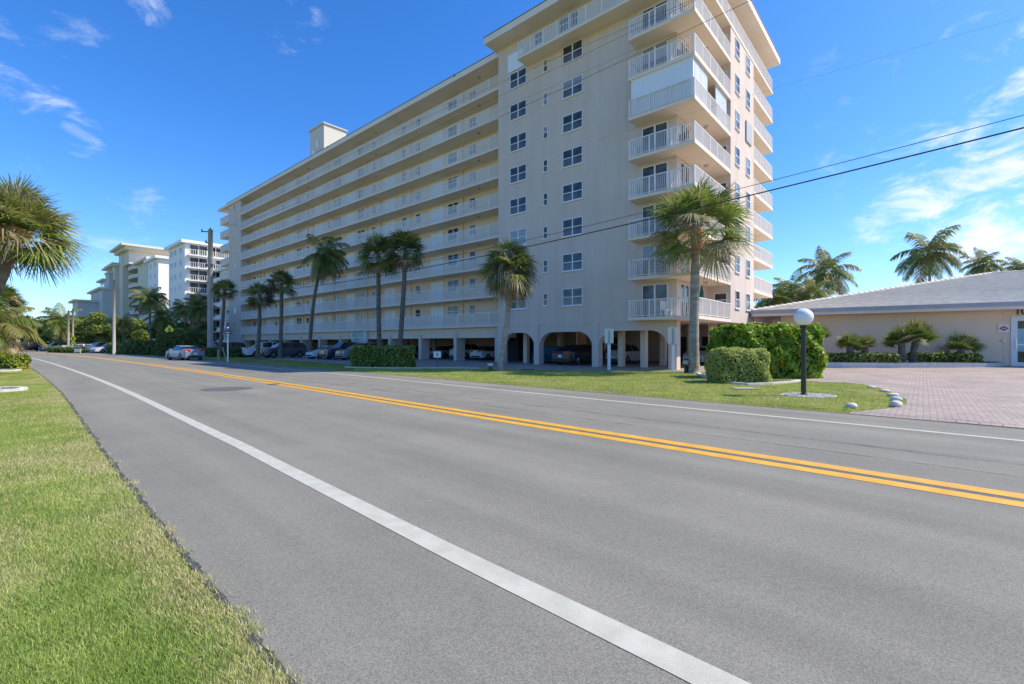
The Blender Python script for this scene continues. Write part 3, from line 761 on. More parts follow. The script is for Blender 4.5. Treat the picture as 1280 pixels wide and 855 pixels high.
gt=MB(); gt.box(-.02,LX,-.06,.06,ZE-.1,ZE+.118); gt.box(-.03,.05,0.06,33,ZE-.1,ZE+.118); gt.build('fascia','trim',low)
so=MB(); so.box(.06,LX,.061,1.02,ZE-.05,ZE+.015); so.box(.06,1.98,1.02,33,ZE-.05,ZE+.015); so.build('soffit','soffit',low)
ds=MB(); ds.tube([(1.93,.97,ZE-.05),(1.93,.97,0)],.07,6); ds.build('downspout','frame',low)
# door at the right edge of the picture
def lowx(xpix,d=1.05):
    q=(xpix-640)/F; # solve E+U*s+V2*d on ray
    p0=E+V2*d
    s=(q*p0.y-p0.x)/(U.x-q*U.y); return s
xd=lowx(1263)
def lowz(xpix,ypix,d=1.05):
    s=lowx(xpix,d); p=E+V2*d+U*s; return H+(HY-ypix)/F*p.y
ztop=lowz(1266,395.5)
d_=MB(); d_.box(xd,xd+.28,.96,1.06,0.02,ztop); d_.box(xd,xd+4.6,.965,1.055,ztop-.28,ztop-.001); d_.box(xd+.281,xd+2.0,.966,1.055,0.02,.5); d_.box(xd+2.0,xd+2.25,.965,1.055,0,ztop-.281); d_.box(xd+.281,xd+2,.966,1.05,1.5,1.62)
dd=d_.build('door','frame',low)
g_=MB(); g_.box(xd+.28,xd+2.0,.99,1.04,.5,ztop-.28); g_.box(xd+.28,xd+2,.985,.99,1.15,ztop-.75,1); g_.build('door_glass',['glass','door_cyan'],dd)
g_=MB(); g_.tube([(xd+.2,.9,1.3),(xd+.2,.9,1.9)],.03,8); g_.tube([(xd+.2,.9,1.35),(xd+.2,.97,1.35)],.02,6); g_.tube([(xd+.2,.9,1.85),(xd+.2,.97,1.85)],.02,6); g_.build('handle','chrome',dd)
# number, painted letters on the wall
zt=lowz(1270,393.2); zt2=lowz(1270,385)
fc=bpy.data.curves.new('num','FONT'); fc.body='10'; fc.size=(zt2-zt)/.70; fc.extrude=.02; fc.offset=.006
to=bpy.data.objects.new('tmp',fc); COL.objects.link(to); bpy.context.view_layer.update()
me=bpy.data.meshes.new_from_object(to.evaluated_get(bpy.context.evaluated_depsgraph_get())); bpy.data.objects.remove(to)
me.materials.clear(); me.materials.append(M['text_brown'])
no=link('house_number',me,low,(lowx(1268),1.02,zt)); no.rotation_euler=(math.pi/2,0,0); no.scale=(.92,1,1)
xs=lowx(1254.5); zs=lowz(1254.5,410.5)
p_=E+V2*1.02+U*xs
sg=thing('wall_sign','white square plaque with a red diamond beside the glass door','sign',(p_.x,p_.y,zs),R2)
q=MB(); q.box(-.26,.26,-.02,.0,-.26,.26); q.build('plate','sign_white',sg)
q=MB(); q.add([(-.22,-.026,0),(0,-.026,-.15),(.22,-.026,0),(0,-.026,.15)],[(0,1,2,3)]); q.build('diamond','sign_red',sg)
q=MB(); q.add([(-.10,-.03,.02),(-.08,-.03,-.02),(.1,-.03,-.02),(.08,-.03,.02)],[(0,1,2,3)]); q.build('lettering','sign_white',sg)
p_=E+V2*1.0+U*lowx(1254); sb=thing('doorbell_box','small brass bell box on wall below the red plaque','bell',(p_.x,p_.y,lowz(1254,426)),R2)
q=MB(); q.box(-.06,.06,-.05,.02,-.09,.09); q.build('box','alloy',sb); q=MB(); q.box(-.02,.02,-.06,-.05,-.02,.02); q.build('button','black',sb)
# planter kerb
pk=[px(a,b,GZ) for a,b in ((1010,457.6),(1030,457.8),(1120,458.5),(1200,459.0),(1232,459.0),(1246,458.4),(1254,457.6))]
bk_=[E+V2*1.0+U*lowx(x_) for x_ in (1254,1010)]
pts=[(p[0],p[1]) for p in pk]+[(v.x,v.y) for v in bk_]
m=MB(); m.prism(pts,0.009,.50); tag(m.build('planter_bed','conc_white'),'low concrete planter bed with a hedge and fan palms along the peach wall','planter')
c_=Vector((sum(p[0] for p in pts)/len(pts),sum(p[1] for p in pts)/len(pts)))
m=MB(); m.prism([(c_.x+(p[0]-c_.x)*.97,c_.y+(p[1]-c_.y)*.97-.0) for p in pts],.501,.52); tag(m.build('mulch_bed','soil'),'brown mulch filling the planter by the peach wall','mulch',kind='structure')

# ------------------------------------------------------------------ foliage
def leaf_cloud(P,Nrm,size,mats_w,name,aspect=.7,flat=.5):
    """P leaf centres (n,3); Nrm preferred normals; quads (diamond shape)"""
    n=len(P); nr=Nrm*flat+rng.normal(0,1,(n,3))*(1-flat)*.9; nr/=np.linalg.norm(nr,axis=1)[:,None]+1e-9
    r=rng.normal(0,1,(n,3)); u=np.cross(nr,r); u/=np.linalg.norm(u,axis=1)[:,None]+1e-9; v=np.cross(nr,u)
    s=size*rng.uniform(.6,1.3,n)[:,None]
    a=P-u*s*.5; b=P+v*s*.5*aspect; c=P+u*s*.5; d=P-v*s*.5*aspect
    V=np.stack([a,b,c,d],1).reshape(-1,3); Fq=np.arange(4*n).reshape(n,4)
    w=np.array([x[1] for x in mats_w],float); w/=w.sum()
    mi=rng.choice(len(w),n,p=w)
    return np_mesh(name,V,Fq,[x[0] for x in mats_w],mi)
def hedge(name,label,cx,cy,lx,ly,h,rz,leaf,mats_w,dens,group=None,cat='hedge',lump=.08,z0=0,round_=.15,kind=None):
    T=thing(name,label,cat,(cx,cy,z0),rz,group)
    n=int(dens*(2*(lx+ly)*h+lx*ly))
    areas=np.array([lx*h,lx*h,ly*h,ly*h,lx*ly],float); pr=areas/areas.sum(); f=rng.choice(5,n,p=pr)
    u=rng.uniform(-.5,.5,n); v=rng.uniform(0,1,n); w2=rng.uniform(-.5,.5,n)
    P=np.zeros((n,3)); N_=np.zeros((n,3))
    for k,(ax,sg) in enumerate(((1,-1),(1,1),(0,-1),(0,1))):
        m_=f==k
        if ax==1: P[m_,0]=u[m_]*lx; P[m_,1]=sg*ly/2; N_[m_,1]=sg
        else: P[m_,1]=u[m_]*ly; P[m_,0]=sg*lx/2; N_[m_,0]=sg
        P[m_,2]=v[m_]*h
    m_=f==4; P[m_,0]=u[m_]*lx; P[m_,1]=w2[m_]*ly; P[m_,2]=h; N_[m_,2]=1
    # rounded corners: pull corners in
    ex=np.abs(P[:,0])/(lx/2); ey=np.abs(P[:,1])/(ly/2); ez=P[:,2]/h
    rad=np.maximum(0,(ex**8+ey**8+ez**8)-1)
    sc=1-round_*np.minimum(rad,2)/2*.8
    P[:,0]*=sc; P[:,1]*=sc; P[:,2]*=(1-(1-sc)*.5)
    lumpn=np.sin(P[:,0]*3.1+1)*np.sin(P[:,2]*4.3+P[:,1]*3)+np.sin(P[:,0]*7.3+P[:,2]*5)*.5
    P+=N_*(lumpn*lump+rng.uniform(-.16,.05,n)*min(1,leaf*6))[:,None]
    P[:,2]=np.maximum(P[:,2],.03)
    me=leaf_cloud(P,N_,leaf,mats_w,'foliage'); link('foliage',me,T)
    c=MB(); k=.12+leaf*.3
    c.box(-lx/2*.9+k*.4,lx/2*.9-k*.4,-ly/2*.86+k*.3,ly/2*.86-k*.3,0,h*.93-k*.3); c.build('dark_core','inner',T)  # solid dark box added to fill the inside of the leaf shell
    return T
AL=math.atan2(-.66,.7513)
def at(x,y,dz=0): return px(x,y)
# big sea grape hedge and clipped bush by the lamp
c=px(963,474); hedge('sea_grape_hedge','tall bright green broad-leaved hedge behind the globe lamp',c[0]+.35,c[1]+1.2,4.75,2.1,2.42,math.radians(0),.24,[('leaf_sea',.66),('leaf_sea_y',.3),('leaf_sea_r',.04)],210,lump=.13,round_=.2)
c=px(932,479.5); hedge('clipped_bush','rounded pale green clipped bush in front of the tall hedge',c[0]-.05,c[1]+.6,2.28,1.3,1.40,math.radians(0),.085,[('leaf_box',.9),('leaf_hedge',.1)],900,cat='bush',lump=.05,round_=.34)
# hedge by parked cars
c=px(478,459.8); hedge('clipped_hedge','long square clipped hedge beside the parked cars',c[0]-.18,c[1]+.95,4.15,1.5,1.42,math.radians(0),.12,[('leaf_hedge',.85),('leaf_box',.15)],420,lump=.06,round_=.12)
m=MB(); 
def kerb_path(pts,w_,h_,name,label,matk='conc_white',closed=False,z0=0):
    P=[Vector((*p,0)) for p in pts]; m=MB()
    L=[];R=[]
    for i,p in enumerate(P):
        t=(P[min(i+1,len(P)-1)]-P[max(i-1,0)]).normalized(); n=Vector((-t.y,t.x,0))*w_/2
        L.append(p+n);R.append(p-n)
    for i in range(len(P)-1):
        q=[R[i],R[i+1],L[i+1],L[i]]
        m.add([(v.x,v.y,z0) for v in q]+[(v.x,v.y,z0+h_) for v in q],[(0,3,2,1),(4,5,6,7),(0,1,5,4),(2,3,7,6)]+([(3,0,4,7)] if i==0 else [])+([(1,2,6,5)] if i==len(P)-2 else []))
    return tag(m.build(name,matk),label,'kerb')
kerb_path([px(432,459.2),px(455,460.2),px(500,460.6),px(560,460.4),px(600,460.9)],.18,.07,'garden_kerb','pale concrete kerb in front of the square clipped hedge')
kerb_path([px(872,467.5),px(885,473.5),px(905,479),px(935,481.5),px(965,480.5),px(990,478.5),px(1000,477)],.16,.08,'garden_kerb','curved pale kerb around the rounded clipped bush')
disc('mulch_bed',px(935,476.5),1.0,.012,'soil','dark mulch bed under the rounded clipped bush','mulch',sx=2.4)
# planter hedge
pa=px(1030,457.0); pb=px(1228,458.4)
for (x0,x1,lab) in ((1025,1132,'low dark hedge at the left half of the wall planter'),(1146,1236,'low dark hedge at the right half of the wall planter')):
    a=px(x0,457.8,GZ); b=px(x1,458.8,GZ); cx=(a[0]+b[0])/2; cy=(a[1]+b[1])/2+.55; L_=math.hypot(b[0]-a[0],b[1]-a[1])
    hedge('planter_hedge',lab,cx,cy,L_,.7,.52,math.atan2(b[1]-a[1],b[0]-a[0]),.16,[('leaf_hedge',.7),('leaf_dark',.2),('leaf_box',.1)],260,'hedges in the wall planter',z0=.5,lump=.03,round_=.1)

# palms ------------------------------------------------------------
def fan_crown(R,nleaf,seed,dead=.12,nb=22,elmin=-65,wblade=.045,mats=('fan_g','fan_y','fan_p','fan_b','fan_d'),weights=(.45,.25,.12),pet=.45,sway=(0,0),dro=(.06,.28)):
    rg=np.random.default_rng(seed); V=[];Fc=[];MI=[]
    def quadstrip(pts,ws,side,mi):
        o=len(V)
        for p,w_ in zip(pts,ws):
            V.append(p-side*w_); V.append(p+side*w_)
        for i in range(len(pts)-1):
            Fc.append((o+2*i,o+2*i+1,o+2*i+3,o+2*i+2)); MI.append(mi)
    for i in range(nleaf):
        t=(i+.5)/nleaf; az=i*2.39996+rg.normal(0,.2)
        el=math.radians(85-(85-elmin)*t**.85)+rg.normal(0,.1)
        d=np.array([math.cos(el)*math.cos(az),math.cos(el)*math.sin(az),math.sin(el)]); d[:2]+=sway; d/=np.linalg.norm(d)
        if t>1-dead: mi=3
        else:
            u=rg.random(); mi=0 if u<weights[0] else (1 if u<weights[0]+weights[1] else (2 if u<sum(weights) else 4))
            if t>.62 and rg.random()<.35: mi=2
        lp=R*pet*rg.uniform(.85,1.15); rf=R*(1-pet)*rg.uniform(.9,1.15)
        side=np.cross(d,[0,0,1]); ns=np.linalg.norm(side); side=side/ns if ns>1e-3 else np.array([1,0,0])
        roll=rg.normal(0,.35); up=np.cross(side,d); side2=side*math.cos(roll)+up*math.sin(roll); up=np.cross(side2,d)
        droopP=np.array([0,0,-.07*R])
        hub=d*lp+droopP*(.5+max(0,math.cos(el)))
        quadstrip([np.zeros(3),d*lp*.5+droopP*.1,hub],[.025,.02,.015],side2,1 if mi!=3 else 3)
        for k in range(nb):
            ph=math.radians(-115+230*k/(nb-1))+rg.normal(0,.03)
            dir_=d*math.cos(ph)+side2*math.sin(ph)
            rl=rf*(.72+.28*math.cos(ph/1.6))*rg.uniform(.9,1.08)
            mid=hub+dir_*rl*.5+up*(.05*R*math.cos(ph))+np.array([0,0,-.05*rl])
            dr=rg.uniform(*dro)*(2.0 if mi in(2,3) else 1)
            tip=hub+dir_*rl*(.95-.3*dr)+np.array([0,0,-rl*dr])
            bs=np.cross(dir_,up); nb_=np.linalg.norm(bs); bs=bs/nb_ if nb_>1e-3 else side2
            quadstrip([hub,mid,tip],[wblade*.35,wblade*.75,.004],bs,mi if rg.random()>.1 else (2 if mi!=3 else 3))
    V=np.array(V); Fq=np.array(Fc)
    return np_mesh('crown',V,Fq,list(mats),np.array(MI))
def feather_crown(L,nf,seed,elmin=-35,mats=('coco_g','coco_y','fan_b'),wind=(0,0),nl=34,wl=.05,lf=.55,ywt=.25):
    rg=np.random.default_rng(seed); V=[];Fc=[];MI=[]
    for i in range(nf):
        t=(i+.5)/nf; az=i*2.39996+rg.normal(0,.25); el=math.radians(82-(82-elmin)*t**.9)
        d=np.array([math.cos(el)*math.cos(az),math.cos(el)*math.sin(az),math.sin(el)]); d[:2]+=np.array(wind)*.6; d/=np.linalg.norm(d)
        mi=0 if rg.random()>ywt else 1
        if t>.93: mi=2
        Lf=L*rg.uniform(.85,1.1); ns_=12; pts=[]; p=np.zeros(3); dd=d.copy()
        for k in range(ns_+1):
            pts.append(p.copy()); p=p+dd*Lf/ns_; dd=dd+np.array([wind[0]*.05,wind[1]*.05,-.13-.04*k/ns_]); dd/=np.linalg.norm(dd)
        pts=np.array(pts); o=len(V)
        side=np.cross(d,[0,0,1]); side/=np.linalg.norm(side)+1e-6
        for k,q in enumerate(pts):
            w_=.035*(1-k/ns_)+.006; V.append(q-side*w_); V.append(q+side*w_)
        for k in range(ns_): Fc.append((o+2*k,o+2*k+1,o+2*k+3,o+2*k+2)); MI.append(1)
        for k in range(nl):
            s=.12+.88*k/(nl-1); f=s*ns_; j=min(int(f),ns_-1); q=pts[j]*(1-(f-j))+pts[j+1]*(f-j); tg=pts[j+1]-pts[j]; tg/=np.linalg.norm(tg)
            sd=np.cross(tg,[0,0,1]); sd/=np.linalg.norm(sd)+1e-6
            ll=L*.30*lf/.55*(math.sin(math.pi*min(1,s*.9+.12))**.6+.15)*rg.uniform(.85,1.1)
            for sg_ in (-1,1):
                dl=sd*sg_*.8+tg*.55+np.array([wind[0]*.3,wind[1]*.3,-.25+rg.normal(0,.12)]); dl/=np.linalg.norm(dl)
                m1=q+dl*ll*.5; tip=q+dl*ll*.9+np.array([0,0,-ll*.42])
                o=len(V); ww=wl*.5
                V.extend([q-tg*ww*.5,q+tg*ww*.5,m1+tg*ww,m1-tg*ww,tip]); 
                Fc.append((o,o+1,o+2,o+3)); MI.append(mi); Fc.append((o+3,o+2,o+4,o+4)); MI.append(mi)
    # degenerate quad -> make tiny
    V=list(V); out=[]
    for f_ in Fc:
        if f_[2]==f_[3]:
            V.append(V[f_[2]]+np.array([.004,.004,0])); out.append((f_[0],f_[1],f_[2],len(V)-1))
        else: out.append(f_)
    return np_mesh('crown',np.array(V),np.array(out),list(mats),np.array(MI))
def palm(name,label,base,top,r0,r1,crown,trunkm='trunk_grey',group=None,crown_s=1,crz=0,bend=0.0,boot=None,z0=0,nring=26,cat='palm tree'):
    """base (x,y), top (x,y,z) world"""
    T=thing(name,label,cat,(base[0],base[1],z0),0,group)
    d=Vector((top[0]-base[0],top[1]-base[1],top[2]-z0)); side=Vector((d.x,d.y,0)); 
    if side.length<1e-3: side=Vector((1,0,0))
    side.normalize()
    pts=[];rad=[]
    for i in range(nring+1):
        s=i/nring; p=Vector((d.x*s,d.y*s,d.z*s))+side*bend*math.sin(math.pi*s)
        pts.append(p); fl=.35*r0*math.exp(-s*14); rad.append((r0+(r1-r0)*s+fl)*(1+.035*(i%2)))
    m=MB(); m.tube(pts,rad,12); m.build('trunk',trunkm,T,smooth=True)
    if boot:
        m=MB(); L0=boot
        dn=(pts[-1]-pts[-3]).normalized(); a=pts[-1]-dn*L0
        m.tube([a,a+dn*L0*.35,a+dn*L0*.75,a+dn*L0*1.05],[r1*1.02,r1*1.25,r1*1.75,r1*1.3],12)
        for k in range(34):
            an=k*2.4; h=L0*(.3+.7*(k/34)); c0=a+dn*h; o_=Vector((math.cos(an),math.sin(an),.9)).normalized()
            c0=c0+Vector((math.cos(an),math.sin(an),0))*r1*1.3
            m.tube([c0-o_*.12,c0+o_*.16],[.05,.025],5)
        m.build('boot','boot',T)
    link('crown',crown,T,tuple(d),crz,crown_s)
    return T
CR_B=fan_crown(1.5,60,5,dead=.12,nb=28,elmin=-65,wblade=.04,weights=(.35,.38,.15))
CR_D=fan_crown(1.65,34,21,dead=.08,nb=22,elmin=-48,wblade=.055,weights=(.45,.1,.05))
CR_D2=fan_crown(1.65,38,33,dead=.10,nb=22,elmin=-55,wblade=.055,weights=(.45,.1,.08),sway=(.08,0))
# main palm right of centre
def top_at(xp,yp,Y): return pz(xp,yp,Y)
b=px(867.5,466.5); palm('sabal_palm','tall sabal palm with orange boots standing before the condo corner',b,top_at(871,283,b[1]),.26,.21,fan_crown(3.3,36,44,dead=.04,nb=44,elmin=-42,wblade=.05,weights=(.55,.17,.14),pet=.47,dro=(.04,.26)),boot=1.5,bend=-.05)
b=px(624,463.5); palm('sabal_palm','full-crowned sabal palm with leaning trunk before the head block edge',b,top_at(637,333,b[1]),.165,.14,fan_crown(2.05,74,9,dead=.10,nb=38,elmin=-72,wblade=.036,weights=(.34,.30,.24),pet=.42,dro=(.1,.4)),bend=.18,boot=.5,trunkm='trunk_grey')
G='palms in the row along the condo wing'
def wing_palm(lab,bx,by,tx,ty,cs,cr,seed_rz,r=.2):
    b=px(bx,by); palm('fan_palm',lab,b,top_at(tx,ty,b[1]),r,r*.8,cr,'trunk_dark',G,cs,seed_rz,.05,nring=14)
wing_palm('dark fan palm right behind the utility pole',274,446.5,281,362,1.05,CR_D,0)
wing_palm('shorter dark fan palm in front of the dark parked car',322,448,325,369,1.12,CR_D2,1.0)
wing_palm('dark fan palm just left of the windswept palm',350,448,352,354,1.25,CR_D,2.1)
wing_palm('left one of the twin fan palms behind the long clipped hedge',475,455,473,318,1.22,CR_D2,2.6,.19)
wing_palm('right one of the twin fan palms behind the long clipped hedge',498,455.5,507,312,1.25,CR_D,3.7,.2)
b=px(387,448.5); palm('coconut_palm','windswept coconut palm leaning in front of the condo wing',b,top_at(404,318,b[1]),.2,.13,feather_crown(3.1,26,3,elmin=-60,wind=(.55,0),wl=.09,ywt=.3),'trunk_dark',None,1,0,-.35,nring=16)
# left big palm
t_=pz(18,284,12.5); palm('sabal_palm','large fan palm crown overhanging the verge at the left edge',(t_[0]-2.4,t_[1]-.3),t_,.26,.22,fan_crown(1.66,54,77,dead=0,nb=44,elmin=-40,wblade=.024,weights=(.28,.44,.22),pet=.42,dro=(.05,.28),sway=(.06,0)),'trunk_dark',bend=.3,boot=.5)
t_=pz(2,375,30); palm('sabal_palm','second fan palm with yellowing crown beyond the big left palm',(t_[0]-.3,t_[1]),t_,.2,.17,CR_B,'trunk_dark',None,.95,1)
t_=pz(-12,408,24); palm('date_palm','low feathery palm with arching fronds over the left flower bed',(t_[0],t_[1]),t_,.2,.17,feather_crown(2.4,22,8,elmin=-5,wl=.07,ywt=.35),'trunk_dark',None,1,0)
# behind low building
GB='coconut palms behind the low building'
CC=[feather_crown(3.9,26,s_,elmin=-38,wl=.11,lf=.55,ywt=.3,wind=wd_) for s_,wd_ in ((12,(.12,0)),(14,(-.05,0)),(17,(.2,0)))]
def bpalm(lab,tx,ty,Y,cs,k,dx=0,group=GB):
    t=pz(tx,ty,Y); palm('coconut_palm',lab,(t[0]+dx,t[1]),t,.22,.15,CC[k],'trunk_grey',group,cs,k*1.3,.2,nring=12)
bpalm('tallest coconut palm above the tiled roof',1161,316,70,1.35,0)
bpalm('bushy coconut palm above the left end of the tiled roof',1034,340,64,1.10,1)
bpalm('small coconut palm tuft showing over the roof ridge',1229,331,78,.9,1)
bpalm('coconut palm fronds at the right frame edge above the ridge',1283,338,78,1.0,2)
bpalm('low coconut palm against the condo rear balconies',966,374,58,.85,0)
bpalm('low coconut palm between the rear balconies and bushy palm',992,366,60,.85,2)
bpalm('low coconut palm in front of the bushy palm',1015,368,56,.7,1)
# small fan palms in the planter
GP='small fan palms in the wall planter'
def ppalm(lab,bx,tx,ty,cs,cr,rz):
    cs*=.85; b=px(bx,458.2,GZ); b=(b[0],b[1]+.75); t=pz(tx,ty,b[1]); b=((bx-640)/F*b[1],b[1])
    palm('dwarf_fan_palm',lab,b,t,.22,.17,cr,'trunk_dark',GP,cs,rz,0,z0=.5,nring=8,boot=None,cat='palm')
PS=fan_crown(1.5,17,51,dead=0,nb=30,elmin=8,dro=(0,.06),wblade=.05,mats=('coco_g','coco_y','fan_p','fan_b','coco_g'),weights=(.7,.12,0),pet=.4)
PS2=fan_crown(1.5,9,58,dead=0,nb=30,elmin=15,dro=(0,.06),wblade=.05,mats=('coco_g','coco_y','fan_p','fan_b','coco_g'),weights=(.7,.1,0),pet=.4)
ppalm('leftmost small fan palm in planter, half behind the tall hedge',1028,1024,421,.7,PS2,.3)
ppalm('left one of the close pair of small fan palms',1064,1062,433,.78,PS,.4)
ppalm('right one of the close pair of small fan palms',1080,1082,434,.74,PS,1.9)
ppalm('dark shorter fan palm at planter middle',1128,1127,428,.95,PS,2.6)
ppalm('tallest bright fan palm at planter middle',1141,1145,424,1.12,PS,.9)
ppalm('open-crowned small fan palm nearest the glass door',1199,1201,438,1.05,PS2,1.7)

# trees -------------------------------------------------------------
def tree(name,label,cx,cy,h,rx,ry,mats_w,leaf,nleaf,seed,group=None,trunk_r=.25,low=.2,clumps=16):
    rg=np.random.default_rng(seed); T=thing(name,label,'tree',(cx,cy,0),0,group)
    C=[]; 
    for i in range(clumps):
        a=rg.uniform(0,2*np.pi); rr=rg.uniform(0,.75)**.6; zz=rg.uniform(low,.9)
        k=math.sqrt(max(.1,1-((zz-.5)/.62)**2))
        C.append((math.cos(a)*rr*rx*k,math.sin(a)*rr*ry*k,zz*h,rg.uniform(.28,.48)*rx*.8))
    Ps=[];Ns=[]
    for (x,y,z,r_) in C:
        n=nleaf//clumps; v=rg.normal(0,1,(n,3)); v/=np.linalg.norm(v,axis=1)[:,None]; rad=r_*rg.uniform(.65,1.08,n)[:,None]
        p=v*rad*np.array([1,1,.75])+np.array([x,y,z]); Ps.append(p); Ns.append(v)
    P=np.concatenate(Ps); N_=np.concatenate(Ns); P[:,2]=np.maximum(P[:,2],.1)
    link('crown',leaf_cloud(P,N_,leaf,mats_w,'crown',.75,.45),T)
    m=MB(); m.tube([(0,0,0),(.05,.05,h*.3),(0,0,h*.5)],[trunk_r,trunk_r*.8,trunk_r*.5],8)
    for (x,y,z,r_) in C[:7]: m.tube([(0,0,h*.25),(x*.5,y*.5,(h*.3+z)/2),(x,y,z)],[trunk_r*.5,trunk_r*.3,.04],5)
    m.build('trunk','bark',T); return T
def ptree(lab,bx,Y,h,rx,mw,leaf,n,seed,**k):
    X=(bx-640)/F*Y; return tree('broadleaf_tree',lab,X,Y,h,rx,rx*.8,mw,leaf,n,seed,**k)
BR=[('leaf_bright',.75),('leaf_mid',.25)]; DK=[('leaf_dark',.6),('leaf_mid',.4)]; MD=[('leaf_mid',.6),('leaf_bright',.25),('leaf_dark',.15)]
ptree('round bright green sea grape tree left of the beige tower',121,98,8.6,4.8,BR,.42,9000,1)
ptree('bright green tree just behind the slender concrete pole',168,92,6.8,4.0,BR,.42,7000,2)
ptree('pale bushy tree beyond the slender concrete pole',148,100,7.0,3.6,BR,.42,5000,3)
ptree('dark tree mass below the grey block',96,120,8.5,5,DK,.5,6000,4)
ptree('dark round tree at the road bend',70,112,7.0,4,DK,.5,5000,5)
ptree('dark tree beside the far pole trunks',30,130,8.5,6.5,DK,.55,7000,6)
ptree('mid green tree at far left road end',8,120,8.0,6,MD,.5,6000,7)
ptree('far tree at the vanishing end of the road',52,180,10.5,8,MD,.7,7000,8)
ptree('far tree left of the road end',14,190,12,9,DK,.8,7000,9)
ptree('dark shrub tree beside the white balcony tower',246,78,5.4,3.2,DK,.38,5000,10)
ptree('dark shrub tree below the white block',205,84,5.2,3.2,DK,.38,4500,13)
ptree('dark bush at left edge beyond the flower bed',-18,70,7,5,MD,.45,6000,14)
# left background palms
GL='palms beyond the utility pole'
for (lab,tx,ty,bx,Y,cs,k) in (('tall ragged coconut palm before the white block',187,374,190,80,.85,0),('shorter coconut palm between white block and tower',204,396,208,78,.8,1),
    ('coconut palm at left foot of the balcony tower',232,388,234,76,.72,2),('coconut palm at right foot of the balcony tower',249,384,247,72,.72,1),('low palm beside the silver car',240,420,240,66,.62,0),
    ('thin palm left of the ragged coconut palm',153,404,157,84,.6,2),('broad feathery palm at the road bend',75,402,76,95,1.1,1),('feathery palm just left of the far poles',84,410,84,100,.9,0),('distant palm near the road end',60,416,60,120,1.0,2)):
    t=pz(tx,ty,Y); X=(bx-640)/F*Y
    palm('coconut_palm',lab,(X,Y),t,.2,.14,CC[k],'trunk_dark',GL,cs,k*2.2,.1,nring=10)
# hedges along the far side of road
for lab,x0,x1,yb,h_,mw in (('dark clipped hedge behind the silver convertible',196,236,444.5,2.9,DK),('dark hedge left of the pedestrian sign',160,198,443,1.9,DK),('green fence hedge along the far parking lot',134,160,442,1.6,MD),('low hedge in front of the far parked cars',60,96,440.6,.9,MD),('low hedge behind the utility pole',246,300,445.8,1.0,DK)):
    a=px(x0,yb); b=px(x1,yb+.9); L_=math.hypot(b[0]-a[0],b[1]-a[1])
    hedge('boundary_hedge',lab,(a[0]+b[0])/2,(a[1]+b[1])/2+.8,L_,1.6,h_,math.atan2(b[1]-a[1],b[0]-a[0]),.3,mw,60,'hedges along the far side of the road',lump=.15)

# left flower bed
for (x_,y_,r_,lab) in ((-11,489,.7,'pale curved kerb of nearest left planting bed'),(0,464,.7,'pale curved kerb of middle left planting bed'),(4,456.5,.6,'pale curved kerb of farthest left planting bed')):
    c=px(x_,y_); kerb_path([(c[0]+r_*1.25*math.cos(t),c[1]+r_*math.sin(t)) for t in [math.radians(q) for q in range(-130,131,20)]],.2,.09,'garden_kerb',lab)
c=px(-1,462); hedge('flowering_shrub','yellow green shrub with orange blooms in left planting bed',c[0],c[1]+.6,1.7,1.2,1.0,0,.14,[('leaf_sea_y',.5),('leaf_sea',.35),('leaf_sea_r',.15)],200,cat='shrub',lump=.12,round_=.5)
c=px(3,452); hedge('flowering_shrub','taller green shrub with orange blooms by the thin grey pole',c[0]-.1,c[1],1.2,1.2,1.75,0,.16,[('leaf_sea_y',.35),('leaf_sea',.45),('leaf_sea_r',.2)],160,cat='shrub',lump=.12,round_=.4)

# ------------------------------------------------------------------ street furniture
def globe_lamp(lab,xp,yb,ytop,group='globe lamp posts'):
    b=px(xp,yb); hh=H+(HY-ytop)/F*b[1]; r=.105*hh*.95
    T=thing('globe_lamp',lab,'lamp',b,0,group)
    m=MB(); m.lathe([(r*.42,0),(r*.40,.05),(r*.27,.07),(r*.25,hh-2*r-.08),(r*.36,hh-2*r-.07),(r*.42,hh-2*r+.05),(r*.3,hh-2*r+.09)],18); m.build('post','black',T)
    m=MB(); m.lathe([(r*math.sin(math.radians(a)),hh-r-r*math.cos(math.radians(a))) for a in range(12,180,12)]+[(.005,hh)],24); m.build('globe','globe',T,smooth=True)
    return T
globe_lamp('white globe lamp on black post standing in white gravel',1004.5,494.5,385.5)
globe_lamp('small distant globe lamp on black post left of the road',22,447.5,424)
# gravel patch
c=px(1010,494.3); m=MB()
for i in range(520):
    a=rng.uniform(0,6.28); r_=math.sqrt(rng.random()); x_=c[0]+.78*r_*math.cos(a); y_=c[1]+.62*r_*math.sin(a); s=rng.uniform(.012,.028)
    m.lathe([(s*.6,0),(s,s*.5),(s*.5,s)],6,(x_,y_,.012))
tag(m.build('white_gravel','stone_white'),'round patch of white gravel at the lamp post foot','gravel',kind='stuff')
disc('gravel_bed',c,.66,.011,'stone_white','pale gravel bed around the near globe lamp','gravel',sx=1.22)
